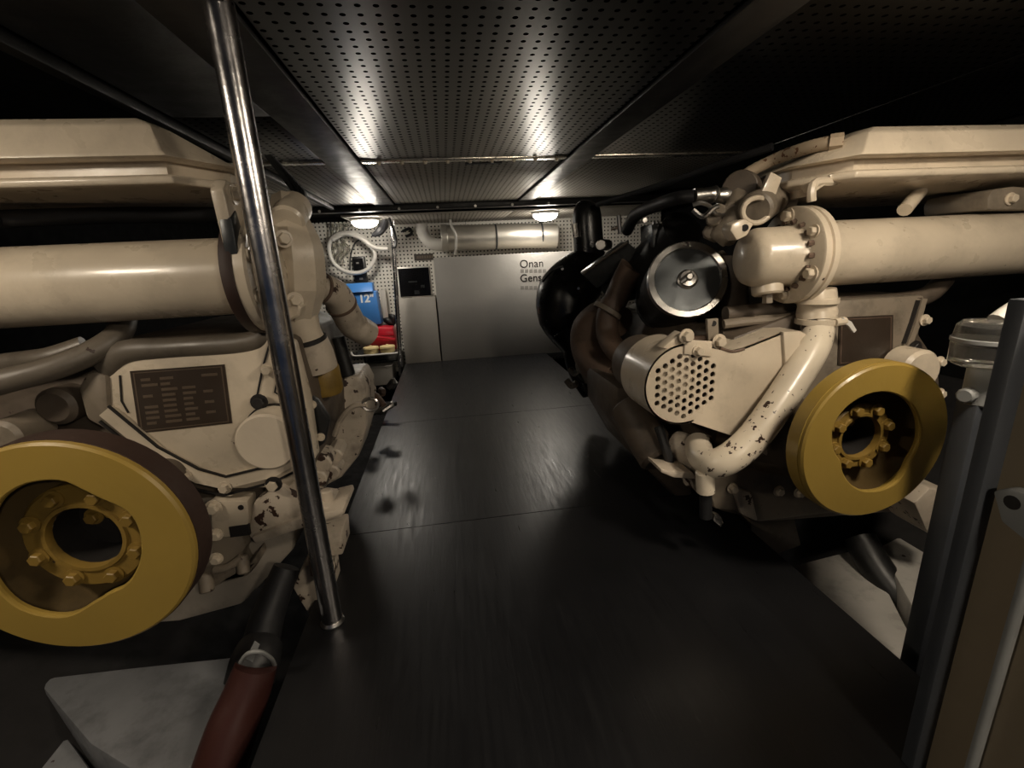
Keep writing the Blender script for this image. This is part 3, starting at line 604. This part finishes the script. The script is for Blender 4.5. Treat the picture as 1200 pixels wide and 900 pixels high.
bmx = bmesh.new(); bmx.from_mesh(gm2)
for f in bmx.faces: f.smooth = False
bmx.to_mesh(gm2); bmx.free()
G = put('belt_guard', gm2, 'cream', E_); G['label'] = 'cream belt guard drilled with round holes'
drum = [(gr,0.0),(gr+0.002,0.004),(gr+0.002,0.16),(gr-0.006,0.165)]
def arc_shell(c, r, y0, y1, a0, a1, th, n=30):
    b = MB(); lo = []
    for i in range(n+1):
        a = a0+(a1-a0)*i/n; e = Vector((math.cos(a),0,math.sin(a)))
        lo.append([c+e*r+Vector((0,y0,0)), c+e*r+Vector((0,y1,0)), c+e*(r-th)+Vector((0,y1,0)), c+e*(r-th)+Vector((0,y0,0))])
    return b.loft(lo)
part('guard_drum', arc_shell(gc, gr, 0.0, 0.19, R(80), R(288), 0.006), 'cream', G)
part('guard_top', MB().prism([wing[-1], wing[-2], wing[-3], wing[-4]] + [w - Vector((0,0,0.006)) for w in (wing[-4], wing[-3], wing[-2], wing[-1])], (0,0.15,0)), 'cream', G)
part('guard_return', MB().prism(poly([(918,389),(940,388),(935,430),(921,436)], 1.238), (0,0.02,0)), 'cream', G, 0.004)
part('guard_tab', MB().prism(poly([(803,398),(835,400),(834,418),(802,415)], 1.243), (0,0.008,0)), 'cream', G, 0.002)
bolt(G, P(818,411,1.243), (0,-1,0), BOLT); bolt(G, P(804,394,1.25), (0,-1,0), BOLT_M); bolt(G, P(842,400,1.27), (0,-1,0), BOLT_M)
part('guard_strap', MB().prism(poly([(776,408),(800,389),(806,398),(786,410)], 1.26), (0,0.05,0)), 'cream', G, 0.004)
part('guard_bracket', MB().prism(poly([(829,374),(842,373),(843,400),(830,401)], 1.28), (0,0.012,0)), 'cream_grimy', G, 0.002)
part('bracket_hole', MB().cyl(P(836,379,1.2785), P(836,379,1.279), 0.009, 12), 'dark_hole', G)
part('guard_rod', MB().cyl(P(765,404,1.4), P(830,396,1.3), 0.012, 10), 'rust', G)
part('guard_lip', MB().tube([P(844,408,1.252),P(858,412,1.252),P(872,409,1.252)], 0.005, 6), 'rust', G)
# alternator inside the guard
alt = part('alternator', MB().lathe([(0.09,0.10),(0.105,0.11),(0.105,0.34),(0.09,0.36)], gc, (0,1,0), 28), 'block', E_)
part('alternator_pulley', MB().lathe([(0.055,0.0),(0.042,0.01),(0.055,0.02),(0.03,0.022)], gc+Vector((0,0.05,0)), (0,1,0), 24), 'cream', alt)
b = MB()
for k in range(10):
    a = 2*math.pi*k/10; e = Vector((math.cos(a),0,math.sin(a))); w = Vector((-e.z,0,e.x))*0.012
    b.prism([gc+e*0.068+w+Vector((0,0.07,0)), gc+e*0.1+w+Vector((0,0.07,0)), gc+e*0.1-w+Vector((0,0.07,0)), gc+e*0.068-w+Vector((0,0.07,0))], (0,0.008,0))
part('cooling_fan', b, 'block', alt)
# air filter
a0 = P(805,328,1.60); ax = Vector((0.30, 0.945, -0.29)).normalized()
af = part('air_filter', MB().lathe([(0.134,0.004),(0.142,0.014),(0.145,0.12),(0.146,0.40),(0.13,0.42)], a0, ax, 44), 'black', E_, 0, 30)
part('filter_lid', MB().lathe([(0.1425,0.016),(0.143,-0.004),(0.138,-0.012),(0.118,-0.013),(0.114,-0.004)], a0, ax, 48, cap=False), 'steel', af, 0, 50)
part('lid_face', MB().lathe([(0.1145,-0.003),(0.06,-0.006),(0.03,-0.008),(0.001,-0.008)], a0, ax, 40), 'lid_grey', af)
wn = part('wing_nut', MB().lathe([(0.036,-0.008),(0.036,-0.012),(0.030,-0.016),(0.028,-0.028),(0.012,-0.03),(0.012,-0.05),(0.009,-0.054)], a0, ax, 24), 'steel', af)
part('wing', MB().cyl(a0-ax*0.026+Vector((-0.03,0,-0.012)), a0-ax*0.04+Vector((0.012,0,0.012)), 0.011, 10), 'steel', wn)
part('filter_band', MB().lathe([(0.147,0.34),(0.150,0.342),(0.150,0.355),(0.147,0.357)], a0, ax, 44, cap=False), 'filter_lid', af)
# inboard side: turbocharger, exhaust pieces, heat shields
part('turbo_housing', MB().tube([P(728,378,2.0),P(708,372,2.1),P(692,385,2.15),P(690,405,2.15),P(700,428,2.05),P(722,444,1.9)], [0.07,0.085,0.09,0.09,0.085,0.07], 20), 'rust', E_)
part('turbo_scroll', MB().tube([P(718,352,2.0),P(712,370,2.0),P(712,392,1.98),P(722,410,1.9),P(740,420,1.82)], [0.05,0.05,0.05,0.05,0.05], 16), 'rust', E_)
part('exhaust_pipe', MB().tube([P(742,312,1.95),P(732,328,1.98),P(722,350,2.0),P(712,366,2.0)], [0.06,0.055,0.055,0.05], 16), 'rust', E_)
part('pipe_clamp', MB().lathe([(0.062,-0.012),(0.068,-0.01),(0.068,0.01),(0.062,0.012)], P(712,364,1.99), P(722,350,2.0)-P(712,366,2.0), 22, cap=False), 'cream_grimy', E_)
part('side_casting', MB().prism(poly([(722,452),(762,458),(800,500),(816,590),(792,584),(748,540),(722,494)], 1.62), (0,0.4,0)), 'block', E_, 0.03)
part('gear_housing', MB().prism(poly([(690,436),(714,440),(736,470),(740,512),(716,486),(696,460)], 2.1), (0,0.3,0)), 'block', E_, 0.03)
part('manifold_rail', MB().tube([P(700,420,2.2),P(728,432,1.95),P(760,448,1.72)], 0.05, 14), 'block', E_)
part('oil_pipe', MB().tube([P(690,425,2.1),P(715,440,1.95),P(745,462,1.75),P(765,490,1.6)], 0.035, 14), 'block', E_)
part('oil_cooler', MB().cyl(P(735,475,1.62), P(775,540,1.42), 0.075, 20, bev=0.012), 'block', E_)
part('oil_hose', MB().tube([P(772,500,1.40),P(780,525,1.36),P(786,548,1.36)], 0.016, 10), 'hose_black', E_)
part('fuel_rail', MB().tube([P(848,380,1.4),P(880,376,1.38),P(930,372,1.36)], 0.016, 10), 'cream_grimy', E_)
part('fuel_rail', MB().tube([P(846,392,1.42),P(880,388,1.4),P(930,384,1.38)], 0.014, 10), 'block', E_)
part('manifold', MB().tube([P(862,300,1.6),P(858,330,1.6),P(858,360,1.6)], [0.06,0.055,0.06], 16), 'block', E_)
part('manifold', MB().tube([P(840,300,1.7),P(852,312,1.66),P(866,306,1.62)], [0.03,0.035,0.03], 14), 'cream_grimy', E_)
part('heat_shield', MB().prism([P(683,322,2.15),P(736,284,1.95),P(750,296,1.95),P(742,306,1.95),P(700,338,2.12)], (0.02,0.12,0.01)), 'filter_lid', E_, 0.004)
part('shield_edge', MB().cyl(P(684,320,2.13), P(736,283,1.93), 0.007, 8), 'steel', E_)
part('heat_shield', MB().prism([P(764,262,1.8),P(800,258,1.8),P(808,266,1.8),P(786,282,1.78),P(765,290,1.8)], (0.02,0.16,0.0)), 'filter_lid', E_, 0.004)
b = MB()
for k in range(8): b.cyl(P(765+k*4.4, 261.5-k*0.4, 1.79), P(768+k*4.4, 261-k*0.4, 1.79), 0.006, 8)
part('rope_edge', b, 'steel', E_)
part('exhaust_lagging', MB().tube([P(800,268,1.75),P(775,300,1.9),P(748,322,2.05),P(722,330,2.2)], [0.08,0.10,0.11,0.10], 18), 'black', E_)
part('support_rod', MB().tube([P(718,268,2.4),P(740,262,2.2),P(756,258,2.0)], 0.010, 8), 'steel', E_)
part('turnbuckle', MB().cyl(P(725,252,2.3), P(727,274,2.3), 0.012, 8), 'steel', E_)
part('end_bolt', MB().cyl(P(704,287,2.4), P(712,287,2.5), 0.03, 12, bev=0.006), 'steel', E_)
part('mount_foot', MB().prism(poly([(1072,590),(1090,572),(1112,574),(1116,600),(1100,632),(1086,622)], 1.2), (0,0.16,0)), 'cream_worn', E_, 0.01)
part('mount_foot', MB().prism(poly([(880,606),(930,600),(940,640),(905,652),(880,640)], 1.45), (0,0.2,0)), 'block', E_, 0.01)

# ================================================================== THINGS BETWEEN AND AROUND
pole = thing('stanchion_pole', (-0.414, 1.18, 0.0), 'polished steel stanchion standing on the near left corner of the deck', 'pole')
part('tube', MB().cyl((-0.414,1.18,0.004), PZ(254.5,-6,1.53), 0.0285, 28), 'chrome', pole)
part('foot_ring', MB().lathe([(0.033,0),(0.034,0.004),(0.030,0.012)], (-0.414,1.18,0.0), (0,0,1), 28), 'steel', pole)
# exhaust riser
rs = thing('exhaust_riser', (0.85,2.75,0.1), 'black lagged exhaust elbow rising behind the engine with the belt guard', 'exhaust')
part('elbow', MB().tube([P(705,315,2.75),P(685,322,2.75),P(664,345,2.72),P(664,372,2.7),P(676,398,2.65),P(690,420,2.6)], [0.12,0.16,0.18,0.17,0.12,0.08], 24), 'black_gloss', rs)
part('upright', MB().tube([P(692,330,2.75),P(690,290,2.75),P(688,255,2.75),P(689,241,2.75),P(690,236,2.75)], [0.1,0.09,0.085,0.07,0.03], 20), 'black_gloss', rs)
for k,(u0,v0,u1,v1) in enumerate(((636,330,660,312),(650,395,676,385))):
    part('lagging_seam', MB().tube([P(u0,v0,2.58),P((u0+u1)/2,(v0+v1)/2-4,2.52),P(u1,v1,2.5)], 0.006, 6), 'black', rs)
for (u,v) in ((659,315),(678,338),(672,410)):
    part('lagging_rivet', MB().cyl(P(u,v,2.52), P(u,v,2.56), 0.008, 8), 'steel', rs)
part('hanger', MB().cyl(P(673,262,2.7), P(675,278,2.7), 0.018, 10), 'steel', rs)
part('lower_hose', MB().tube([P(676,395,2.62),P(672,415,2.62),P(678,440,2.62),P(690,460,2.62)], [0.07,0.06,0.05,0.05], 14), 'hose_black', rs)
for k,(u,v,Y) in enumerate(((668,432,2.4),(678,440,2.3),(664,446,2.35),(684,452,2.2))):
    single('hose_tail', MB().tube([P(u,v,Y),P(u+6,v+6,Y-0.03),P(u+12,v+3,Y-0.05)], 0.018, 10), ('steel','hose_black','cream_worn','hose_black')[k],
           ('bare steel fitting','black hose end','chipped cream fitting','short black hose end')[k] + ' low beside the lagged exhaust elbow', 'fitting')
# generator sound enclosure
g0 = P(517,424,4.85)
gen = thing('generator_enclosure', (0.6,5.1,-0.02), 'grey generator sound enclosure across the far end of the deck', 'generator')
part('body', MB().box((-0.10,4.862,-0.06), (1.62,5.36,1.06)), 'grey_panel_b', gen, 0.006)
part('front_panel', MB().box((-0.10,4.845,-0.03), (1.62,4.862,1.072)), 'grey_panel', gen, 0.004)
part('kick_strip', MB().box((-0.10,4.838,-0.05), (1.62,4.845,-0.005)), 'black', gen)
for txt, u, v, sz, mat, bd in (('Onan',609,314,0.115,'ink',0.0),('Genset',609.5,330.5,0.112,'ink',0.0012)):
    o = put('lettering', text_mesh(txt, sz, 0.001, bd), mat, gen, P(u,v,4.8435)-org(gen), (R(90),0,0)); o['label'] = 'black lettering'
for (u,v) in ((610,317.7),(610,337.3)):
    for k in range(6):
        w = P(u+k*5.2, v, 4.8435); part('small_print', MB().box((w.x,4.8435,w.z-0.018), (w.x+0.036,4.845,w.z+0.018)), 'ink_pale', gen)
sc_ = thing('side_cabinet', (-0.31,5.1,-0.02), 'narrow warm grey cabinet beside the generator enclosure', 'cabinet')
part('body', MB().box((-0.49,4.862,-0.06), (-0.115,5.36,0.675)), 'grey_panel_b', sc_, 0.006)
part('door', MB().box((-0.488,4.848,-0.03), (-0.117,4.862,0.685)), 'grey_panel_b', sc_, 0.004)
mo = thing('display_panel', (-0.32,4.95,0.69), 'black display screen in a pale frame on the narrow grey cabinet', 'screen')
q0, q1 = P(464,314,4.9), P(507,347,4.9)
part('case', MB().box((q0.x,4.905,q1.z-0.005), (q1.x,4.99,q0.z+0.005)), 'white_plastic', mo, 0.006)
part('screen', MB().box((q0.x+0.015,4.897,q1.z+0.01), (q1.x-0.015,4.907,q0.z-0.01)), 'screen', mo)
b = MB()
for (a,c,w,h) in ((0.16,0.03,0.05,0.04),(0.23,0.09,0.04,0.03),(0.11,0.15,0.09,0.015)): b.box((q0.x+a,4.895,q1.z+c), (q0.x+a+w,4.897,q1.z+c+h))
part('screen_marks', b, 'filter_lid', mo)
part('foot', MB().box((q0.x+0.03,4.9,0.684), (q0.x+0.13,4.96,q1.z)), 'black', mo)
w0, w1 = P(485,298,5.395), P(508,304.5,5.395)
sg = thing('label_sign', (w0.x,5.396,w1.z), 'small brown printed sign on the pegboard above the screen', 'sign')
part('board', MB().box((w0.x,5.388,w1.z), (w1.x,5.398,w0.z)), 'plate', sg)
b = MB(); random.seed(2)
for k in range(7): b.box((w0.x+0.03+k*0.027,5.386,w1.z+0.022), (w0.x+0.05+k*0.027,5.388,w0.z-0.02))
part('print', b, 'plate_line', sg)
# duct
du = thing('ventilation_duct', (0.5,5.13,1.14), 'ribbed aluminium ventilation duct below the ceiling', 'duct')
z_ = 1.262
part('duct_body', MB().tube([(0.02,5.13,z_+0.012),(0.3,5.13,z_+0.006),(0.75,5.13,z_),(1.25,5.13,z_-0.02)], 0.128, 32, 26, ribs=(1.0,1.012)), 'alu', du)
part('duct_collar', MB().lathe([(0.132,-0.06),(0.136,-0.055),(0.136,0.0),(0.132,0.005)], (0.06,5.13,z_+0.012), (1,0,0), 32, cap=False), 'alu', du)
for x in (0.58, 1.08): part('duct_clamp', MB().lathe([(0.131,-0.010),(0.135,-0.008),(0.135,0.008),(0.131,0.010)], (x,5.13,z_), (1,0,0), 32, cap=False), 'filter_lid', du)
part('duct_elbow', MB().tube([P(494,262,5.15),P(496,274,5.15),P(506,285,5.15),P(525,287,5.15)], [0.06,0.062,0.064,0.066], 18, 8, ribs=(1.0,1.04)), 'white_plastic', du)
part('hanger_strap', MB().tube([(0.105,5.13,1.52),(0.11,4.99,1.40),(0.15,4.985,1.28),(0.14,5.0,1.16),(0.13,5.10,1.11)], 0.013, 8), 'white_plastic', du)
# after stanchion, hose coil, charger and the rest of the after left corner
ap = single('grab_pole', MB().cyl(P(460,258,4.75)+Vector((0,0,0.07)), (P(470,440,4.72)), 0.022, 16), 'chrome', 'slim steel pole beside the narrow grey cabinet', 'pole')
cw = P(413,309,5.25)
single('hose_coil', MB().tube([P(455,291,5.1),P(444,291,5.12),P(434,287,5.14),P(424,278,5.18),P(412,273,5.2),P(396,275,5.22),P(387,283,5.24),(P(386,295,5.25)),P(391,308,5.25),P(402,317,5.25),P(417,320,5.24),P(430,316,5.22),P(438,306,5.2),P(439,296,5.17),P(432,286,5.14),P(420,278,5.16),P(404,274,5.2),P(390,281,5.22)], 0.022, 12), 'white_plastic', 'white vinyl hose coiled on the pegboard', 'hose')
c0, c1 = P(413,301,5.34), P(431,331,5.34)
ch = thing('battery_charger', (c0.x,5.39,c1.z), 'black charger box on the pegboard behind the coiled white hose', 'charger')
part('body', MB().box((c0.x,5.30,c1.z), (c1.x,5.40,c0.z)), 'black', ch, 0.008)
part('front_plate', MB().box((c0.x+0.015,5.292,c1.z+0.13), (c1.x-0.015,5.30,c0.z-0.02)), 'screen', ch)
part('lettering_strip', MB().box((c0.x+0.04,5.29,c0.z-0.075), (c1.x-0.06,5.293,c0.z-0.06)), 'ink_pale', ch)
part('lettering_strip', MB().box((c0.x+0.05,5.296,c1.z+0.035), (c1.x-0.04,5.30,c1.z+0.055)), 'ink_pale', ch)
single('charger_lead', MB().tube([P(410,322,5.28),P(411,300,5.3),P(416,285,5.32),P(424,280,5.34)], 0.008, 8), 'hose_black', 'thin black lead rising from the charger box', 'cable')
b0, b1 = P(403,333,5.05), P(446,380,5.05)
bb = thing('blue_box', ((b0.x+b1.x)/2,5.15,b1.z), 'bright blue box marked with a white 12', 'box')
part('body', MB().prism([(b0.x,5.05,b1.z),(b1.x+0.01,5.05,b1.z),(b1.x-0.01,5.05,b0.z-0.09),(b0.x,5.05,b0.z-0.09)], (0,0.2,0)), 'blue', bb, 0.012)
part('lid', MB().prism([(b0.x-0.01,5.02,b0.z-0.09),(b1.x-0.03,5.02,b0.z-0.09),(b1.x-0.045,5.10,b0.z),(b0.x-0.01,5.10,b0.z)], (0,0.16,0)), 'blue', bb, 0.01)
o = put('lettering', text_mesh('12"', 0.115, 0.001, 0.004), 'white_print', bb, P(421,354.5,5.048)-org(bb), (R(90),0,0)); o['label'] = 'white printed 12'
for (u,v,w) in ((410,350,0.05),(410,353,0.05),(410,359,0.04)):
    p = P(u,v,5.048); part('small_print', MB().box((p.x,5.0475,p.z-0.009), (p.x+w,5.05,p.z+0.006)), 'white_print', bb)
p = P(456,362,5.3)
single('grey_binder', MB().box((P(446,345,5.25).x,5.25,P(450,376,5.25).z), (P(452,345,5.25).x,5.37,P(446,340,5.25).z)), 'grey_panel_b', 'thin grey board standing beside the blue box', 'board', 0.004)
zt = P(440,413.5,4.86).z - 0.003
r0, r1 = P(425,384,4.95), P(464.5,412,4.95); r1.z = zt + 0.001
rc_ = thing('red_case', ((r0.x+r1.x)/2,5.05,r1.z), 'bright red plastic case on the shelf tray', 'case')
part('body', MB().prism([(r0.x,4.985,r1.z),(r1.x,4.985,r1.z),(r1.x,4.985,r1.z+0.16),(r0.x,4.985,r1.z+0.18)], (0,0.2,0)), 'red', rc_, 0.012)
part('lid', MB().prism([(r0.x,4.97,r1.z+0.165),(r1.x,4.97,r1.z+0.15),(r1.x-0.02,4.985,r1.z+0.235),(r0.x+0.08,4.985,r0.z)], (0,0.22,0)), 'red', rc_, 0.014)
part('handle', MB().tube([P(430,398,4.97),P(436,395,4.96),P(450,396,4.96),P(463,398,4.97)], 0.014, 8), 'red', rc_)
for u in (435, 454.5):
    q = P(u,413,4.86); q.z = zt + 0.001; t = thing('small_tub', (q.x,4.875,q.z), 'pale yellow lidded tub on the shelf tray in front of the red case', 'tub', 'pale yellow tubs')
    part('body', MB().lathe([(0.072,0.0),(0.076,0.005),(0.076,0.045)], (q.x,4.875,q.z), (0,0,1), 22), 'wheat', t)
    part('lid', MB().lathe([(0.08,0.046),(0.082,0.05),(0.078,0.066),(0.03,0.07),(0.01,0.082),(0.001,0.083)], (q.x,4.875,q.z), (0,0,1), 22), 'wheat', t)
s0, s1 = P(415,412.5,4.83), P(467,414,4.83)
sh = thing('shelf_tray', (-0.75,4.95,s1.z-0.05), 'steel shelf tray carrying the red case', 'shelf')
zt = P(440,413.5,4.86).z - 0.003
part('tray', MB().box((s0.x,4.80,zt-0.012), (s1.x,5.35,zt)), 'filter_lid', sh)
part('rim', MB().tube([(s0.x-0.03,4.83,zt+0.03),(s0.x,4.79,zt+0.002),(s0.x+0.1,4.785,zt-0.004),(s1.x-0.05,4.785,zt-0.004),(s1.x,4.79,zt)], 0.010, 10), 'white_plastic', sh)
part('lower_shelf', MB().box((s0.x+0.1,4.87,zt-0.10), (s1.x-0.02,5.3,zt-0.09)), 'filter_lid', sh)
part('upright', MB().box((s1.x-0.02,4.84,-0.45), (s1.x,4.86,zt)), 'filter_lid', sh)
part('upright', MB().box((s0.x,5.3,-0.45), (s0.x+0.02,5.32,zt)), 'filter_lid', sh)
k0, k1 = P(430,430,4.85), P(465,450,4.85)
gb_ = thing('grey_carton', ((k0.x+k1.x)/2,5.0,k1.z), 'plain grey box below the shelf tray', 'box')
part('body', MB().box((k0.x,4.85,k1.z), (k1.x-0.03,5.2,k0.z-0.02)), 'grey_panel_b', gb_, 0.006)
part('lid', MB().box((k0.x-0.005,4.845,k0.z-0.02), (k1.x-0.025,5.2,k0.z)), 'grey_panel', gb_, 0.004)
single('black_bracket_lamp', MB().tube([P(450,374,5.28),P(455,376,5.26),P(460,379,5.26),P(461,372,5.26),P(455,370,5.28)], [0.03,0.04,0.03,0.035,0.02], 12), 'black', 'small black torch lying behind the red case', 'torch')
pli = thing('pliers', P(412,440,2.17), 'black handled pliers hanging beside the cream hose sleeve', 'pliers')
part('handle', MB().tube([P(404,420,2.17),P(408,432,2.17),P(416,447,2.17),P(422,450,2.17),P(427,443,2.17),P(424,433,2.17),P(417,428,2.17),P(413,431,2.17)], 0.014, 8), 'black', pli)
part('handle', MB().tube([P(403,418,2.19),P(406,432,2.19),P(411,445,2.19),P(414,452,2.19)], 0.016, 8), 'black', pli)
part('jaw', MB().tube([P(398,410,2.17),P(402,415,2.17),P(406,424,2.17)], [0.008,0.016,0.018], 8), 'steel', pli)
# plastic bag and cables by the after lamp
random.seed(7); b = MB(); n1, n2 = 14, 12; vs = []; fs = []
for i in range(n1+1):
    for j in range(n2+1):
        u = 385+ (22+4*math.sin(j))*i/n1; v = 262 + 46*j/n2
        vs.append(P(u, v, 5.33 + 0.03*math.sin(i*1.7+j*0.8)+random.uniform(-0.012,0.012)))
for i in range(n1):
    for j in range(n2): a = i*(n2+1)+j; fs.append((a,a+1,a+n2+2,a+n2+1))
b.add(vs + [v+Vector((0,0.004,0)) for v in vs], fs + [tuple(x+len(vs) for x in f[::-1]) for f in fs])
single('plastic_bag', b, 'bag', 'crumpled clear plastic bag hanging behind the coiled white hose', 'bag')
single('cable_bundle', MB().tube([P(436,276,4.9),P(444,272,4.88),P(450,264,4.85),P(452,256,4.7)], [0.012,0.04,0.045,0.02], 10), 'hose_black', 'tangled black cable tucked under the cross beam', 'cable')
single('cable_loop', MB().tube([P(456,256,4.6),P(460,266,4.65),P(464,280,4.7),P(463,289,4.7),P(460,289,4.7)], 0.014, 8), 'hose_black', 'black cable looping down behind the slim pole', 'cable')
single('cable_hook', MB().tube([P(472,271,5.35),P(480,268,5.3),P(482,274,5.3),P(476,277,5.33)], 0.016, 8), 'black', 'small black hook on the pegboard beside the slim pole', 'hook')
# clutter on the bilge side behind the engine with the name plate
random.seed(12)
for k in range(14):
    u = random.uniform(432,465); v = random.uniform(452,500); Y = random.uniform(2.4,3.4)
    if u > 470-(v-440)*0.45: u -= 20
    q = P(u,v,Y); mt = ('steel','hose_black','cream_worn','rust')[k % 4]
    nm = ('bare steel','black rubber','chipped cream','rusty iron')[k % 4]
    single('pipe_fitting', MB().tube([q, q+Vector((random.uniform(-.06,.06),random.uniform(-.05,.05),random.uniform(.02,.06))), q+Vector((random.uniform(-.1,.1),random.uniform(-.05,.05),random.uniform(-.04,.06)))], [0.016,0.022,0.015], 10), mt,
           nm + ' pipe fitting among the clutter between the cream engine and the deck edge', 'fitting', group=nm + ' fittings beside the deck')
# hoses in the bilge
dh = thing('bilge_hose', P(285,800,1.0), 'dark red rubber hose running down beside the deck edge', 'hose')
part('red_hose', MB().tube([P(300,780,1.02),P(288,815,0.99),P(272,855,0.95),P(255,910,0.90),P(245,960,0.86)], [0.050,0.056,0.060,0.062,0.062], 20), 'hose_red', dh)
part('clear_sleeve', MB().tube([P(292,800,1.03),P(299,775,1.06),P(305,758,1.1)], [0.060,0.062,0.056], 18), 'hose_black', dh)
part('cable_tie', MB().tube([P(282,776,0.98),P(290,766,0.97),P(305,764,0.97),P(318,772,1.0),P(322,780,1.04)], 0.005, 8), 'pale_tube', dh)
part('tie_tag', MB().prism(poly([(288,772),(298,752),(304,756),(296,776)], 0.975), (0,0.003,0)), 'pale_tube', dh)
part('black_hose', MB().tube([P(304,764,1.1),P(312,728,1.14),P(325,692,1.18),P(336,664,1.21)], [0.05,0.046,0.040,0.036], 16), 'hose_black', dh)
single('drain_pipe', MB().tube([P(1008,632,1.45),P(1030,670,1.34),P(1065,715,1.22),P(1100,765,1.12),P(1125,800,1.06)], 0.062, 18), 'black', 'thick dark drain pipe crossing the white bearers', 'pipe')
single('bilge_float', MB().tube([P(1052,812,1.04),P(1072,788,1.03),P(1100,775,1.02)], [0.05,0.06,0.06], 16), 'hose_red', 'dark red hose end beside the white bearer and the grey post', 'hose')
single('supply_hose', MB().tube([(-2.0,1.5,1.11),P(-60,262,1.35),P(0,257,1.38),P(80,254,1.42),P(160,252,1.46),P(262,252,1.50)], 0.022, 14), 'hose_black', 'glossy black hose running under the header tank', 'hose')
single('upper_hose', MB().tube([P(700,240,2.6),P(780,215,2.1),P(850,190,1.75),P(905,172,1.6)], 0.014, 10), 'hose_black', 'thin black hose leading up over the hose fitting', 'hose')
# lit ceiling clips at the left
br = thing('hanger_bracket', (-0.55,1.8,1.42), 'dark angle bracket hanging beside the polished stanchion', 'bracket')
part('arm', MB().prism([P(308,182,1.75),P(318,180,1.75),P(356,222,2.0),P(360,240,2.0),P(350,238,2.0),P(345,226,2.0)], (0,0.03,0)), 'filter_lid', br, 0.004)
part('plate', MB().prism([P(345,236,1.95),P(356,240,1.95),P(362,268,1.95),P(352,262,1.95)], (0,0.04,0)), 'black', br, 0.004)

# ------------------------------------------------------------------ foreground right: cabinet edge, conduit, strainer
cb = thing('switch_cabinet', (0.95,0.3,0.0), 'beige cabinet with a blue-grey corner post standing on the deck', 'cabinet')
part('corner_post', MB().box((0.818,0.542,0.0), (0.856,0.566,0.91)), 'post', cb, 0.003)
part('side_panel', MB().box((0.848,-0.25,0.0), (0.862,0.545,0.895)), 'beige', cb, 0.002)
part('top_panel', MB().box((0.848,-0.25,0.895), (1.16,0.56,0.907)), 'beige', cb, 0.002)
part('back_panel', MB().box((0.856,0.545,0.0), (1.16,0.56,0.895)), 'beige', cb, 0.002)
part('far_side_panel', MB().box((1.146,-0.25,0.0), (1.16,0.545,0.895)), 'beige', cb, 0.002)
part('front_panel', MB().box((0.862,-0.25,0.0), (1.146,-0.236,0.895)), 'beige', cb, 0.002)
cd = part('conduit', MB().tube([(0.840,0.475,0.0),(0.840,0.475,0.2),(0.840,0.475,0.52),(0.840,0.475,0.60)], 0.008, 12), 'pale_tube', cb)
bk = part('conduit_saddle', MB().prism([Vector((0.852,y,z)) for y,z in ((0.535,0.611),(0.515,0.627),(0.43,0.627),(0.41,0.607),(0.41,0.568),(0.472,0.552),(0.515,0.568))], (-0.024,0,0)), 'pale_tube', cb, 0.005)
for (y,z,r) in ((0.507,0.606,0.011),(0.472,0.577,0.010)):
    part('saddle_hole', MB().cyl((0.8278,y,z), (0.8272,y,z), r, 16), 'dark_hole', bk)
st_ = thing('water_strainer', (1.24,0.88,0.45), 'clear plastic strainer bowl on a grey bracket beside the cabinet', 'strainer')
sj = P(1164,398,0.88)
bw = part('bowl', MB().lathe([(0.060,-0.062),(0.072,-0.055),(0.073,-0.01),(0.070,-0.006),(0.070,0.0),(0.072,0.004),(0.068,0.034),(0.058,0.044),(0.020,0.048)], sj, (0,0,1), 32), 'clear', st_)
part('bowl_ring', MB().lathe([(0.0735,-0.006),(0.0755,-0.004),(0.0755,0.004),(0.0735,0.006)], sj, (0,0,1), 32, cap=False), 'pale_tube', bw)
part('cap_knob', MB().tube([sj+Vector((0.0,0,0.044)), sj+Vector((0.02,0,0.06)), sj+Vector((0.045,0,0.075)), sj+Vector((0.06,0,0.07))], [0.02,0.018,0.016,0.012], 12), 'white_plastic', bw)
part('stem', MB().cyl(sj+Vector((0,0,-0.06)), sj+Vector((0,0,-0.16)), 0.034, 18, bev=0.006), 'pale_tube', st_)
part('side_plug', MB().cyl(sj+Vector((-0.03,0,-0.13)), sj+Vector((-0.06,-0.01,-0.13)), 0.018, 10, bev=0.004), 'pale_tube', st_)
part('bracket', MB().box((sj.x-0.03,0.86,-0.3), (sj.x+0.03,0.91,sj.z-0.15)), 'post', st_, 0.006)

# ================================================================== TO METRES
done = set()
for o in SCN.objects:
    if o.type == 'CAMERA': continue
    o.location = Vector(o.location) * SC
    if o.type == 'MESH' and o.data.name not in done:
        done.add(o.data.name); o.data.transform(Matrix.Scale(SC, 4))
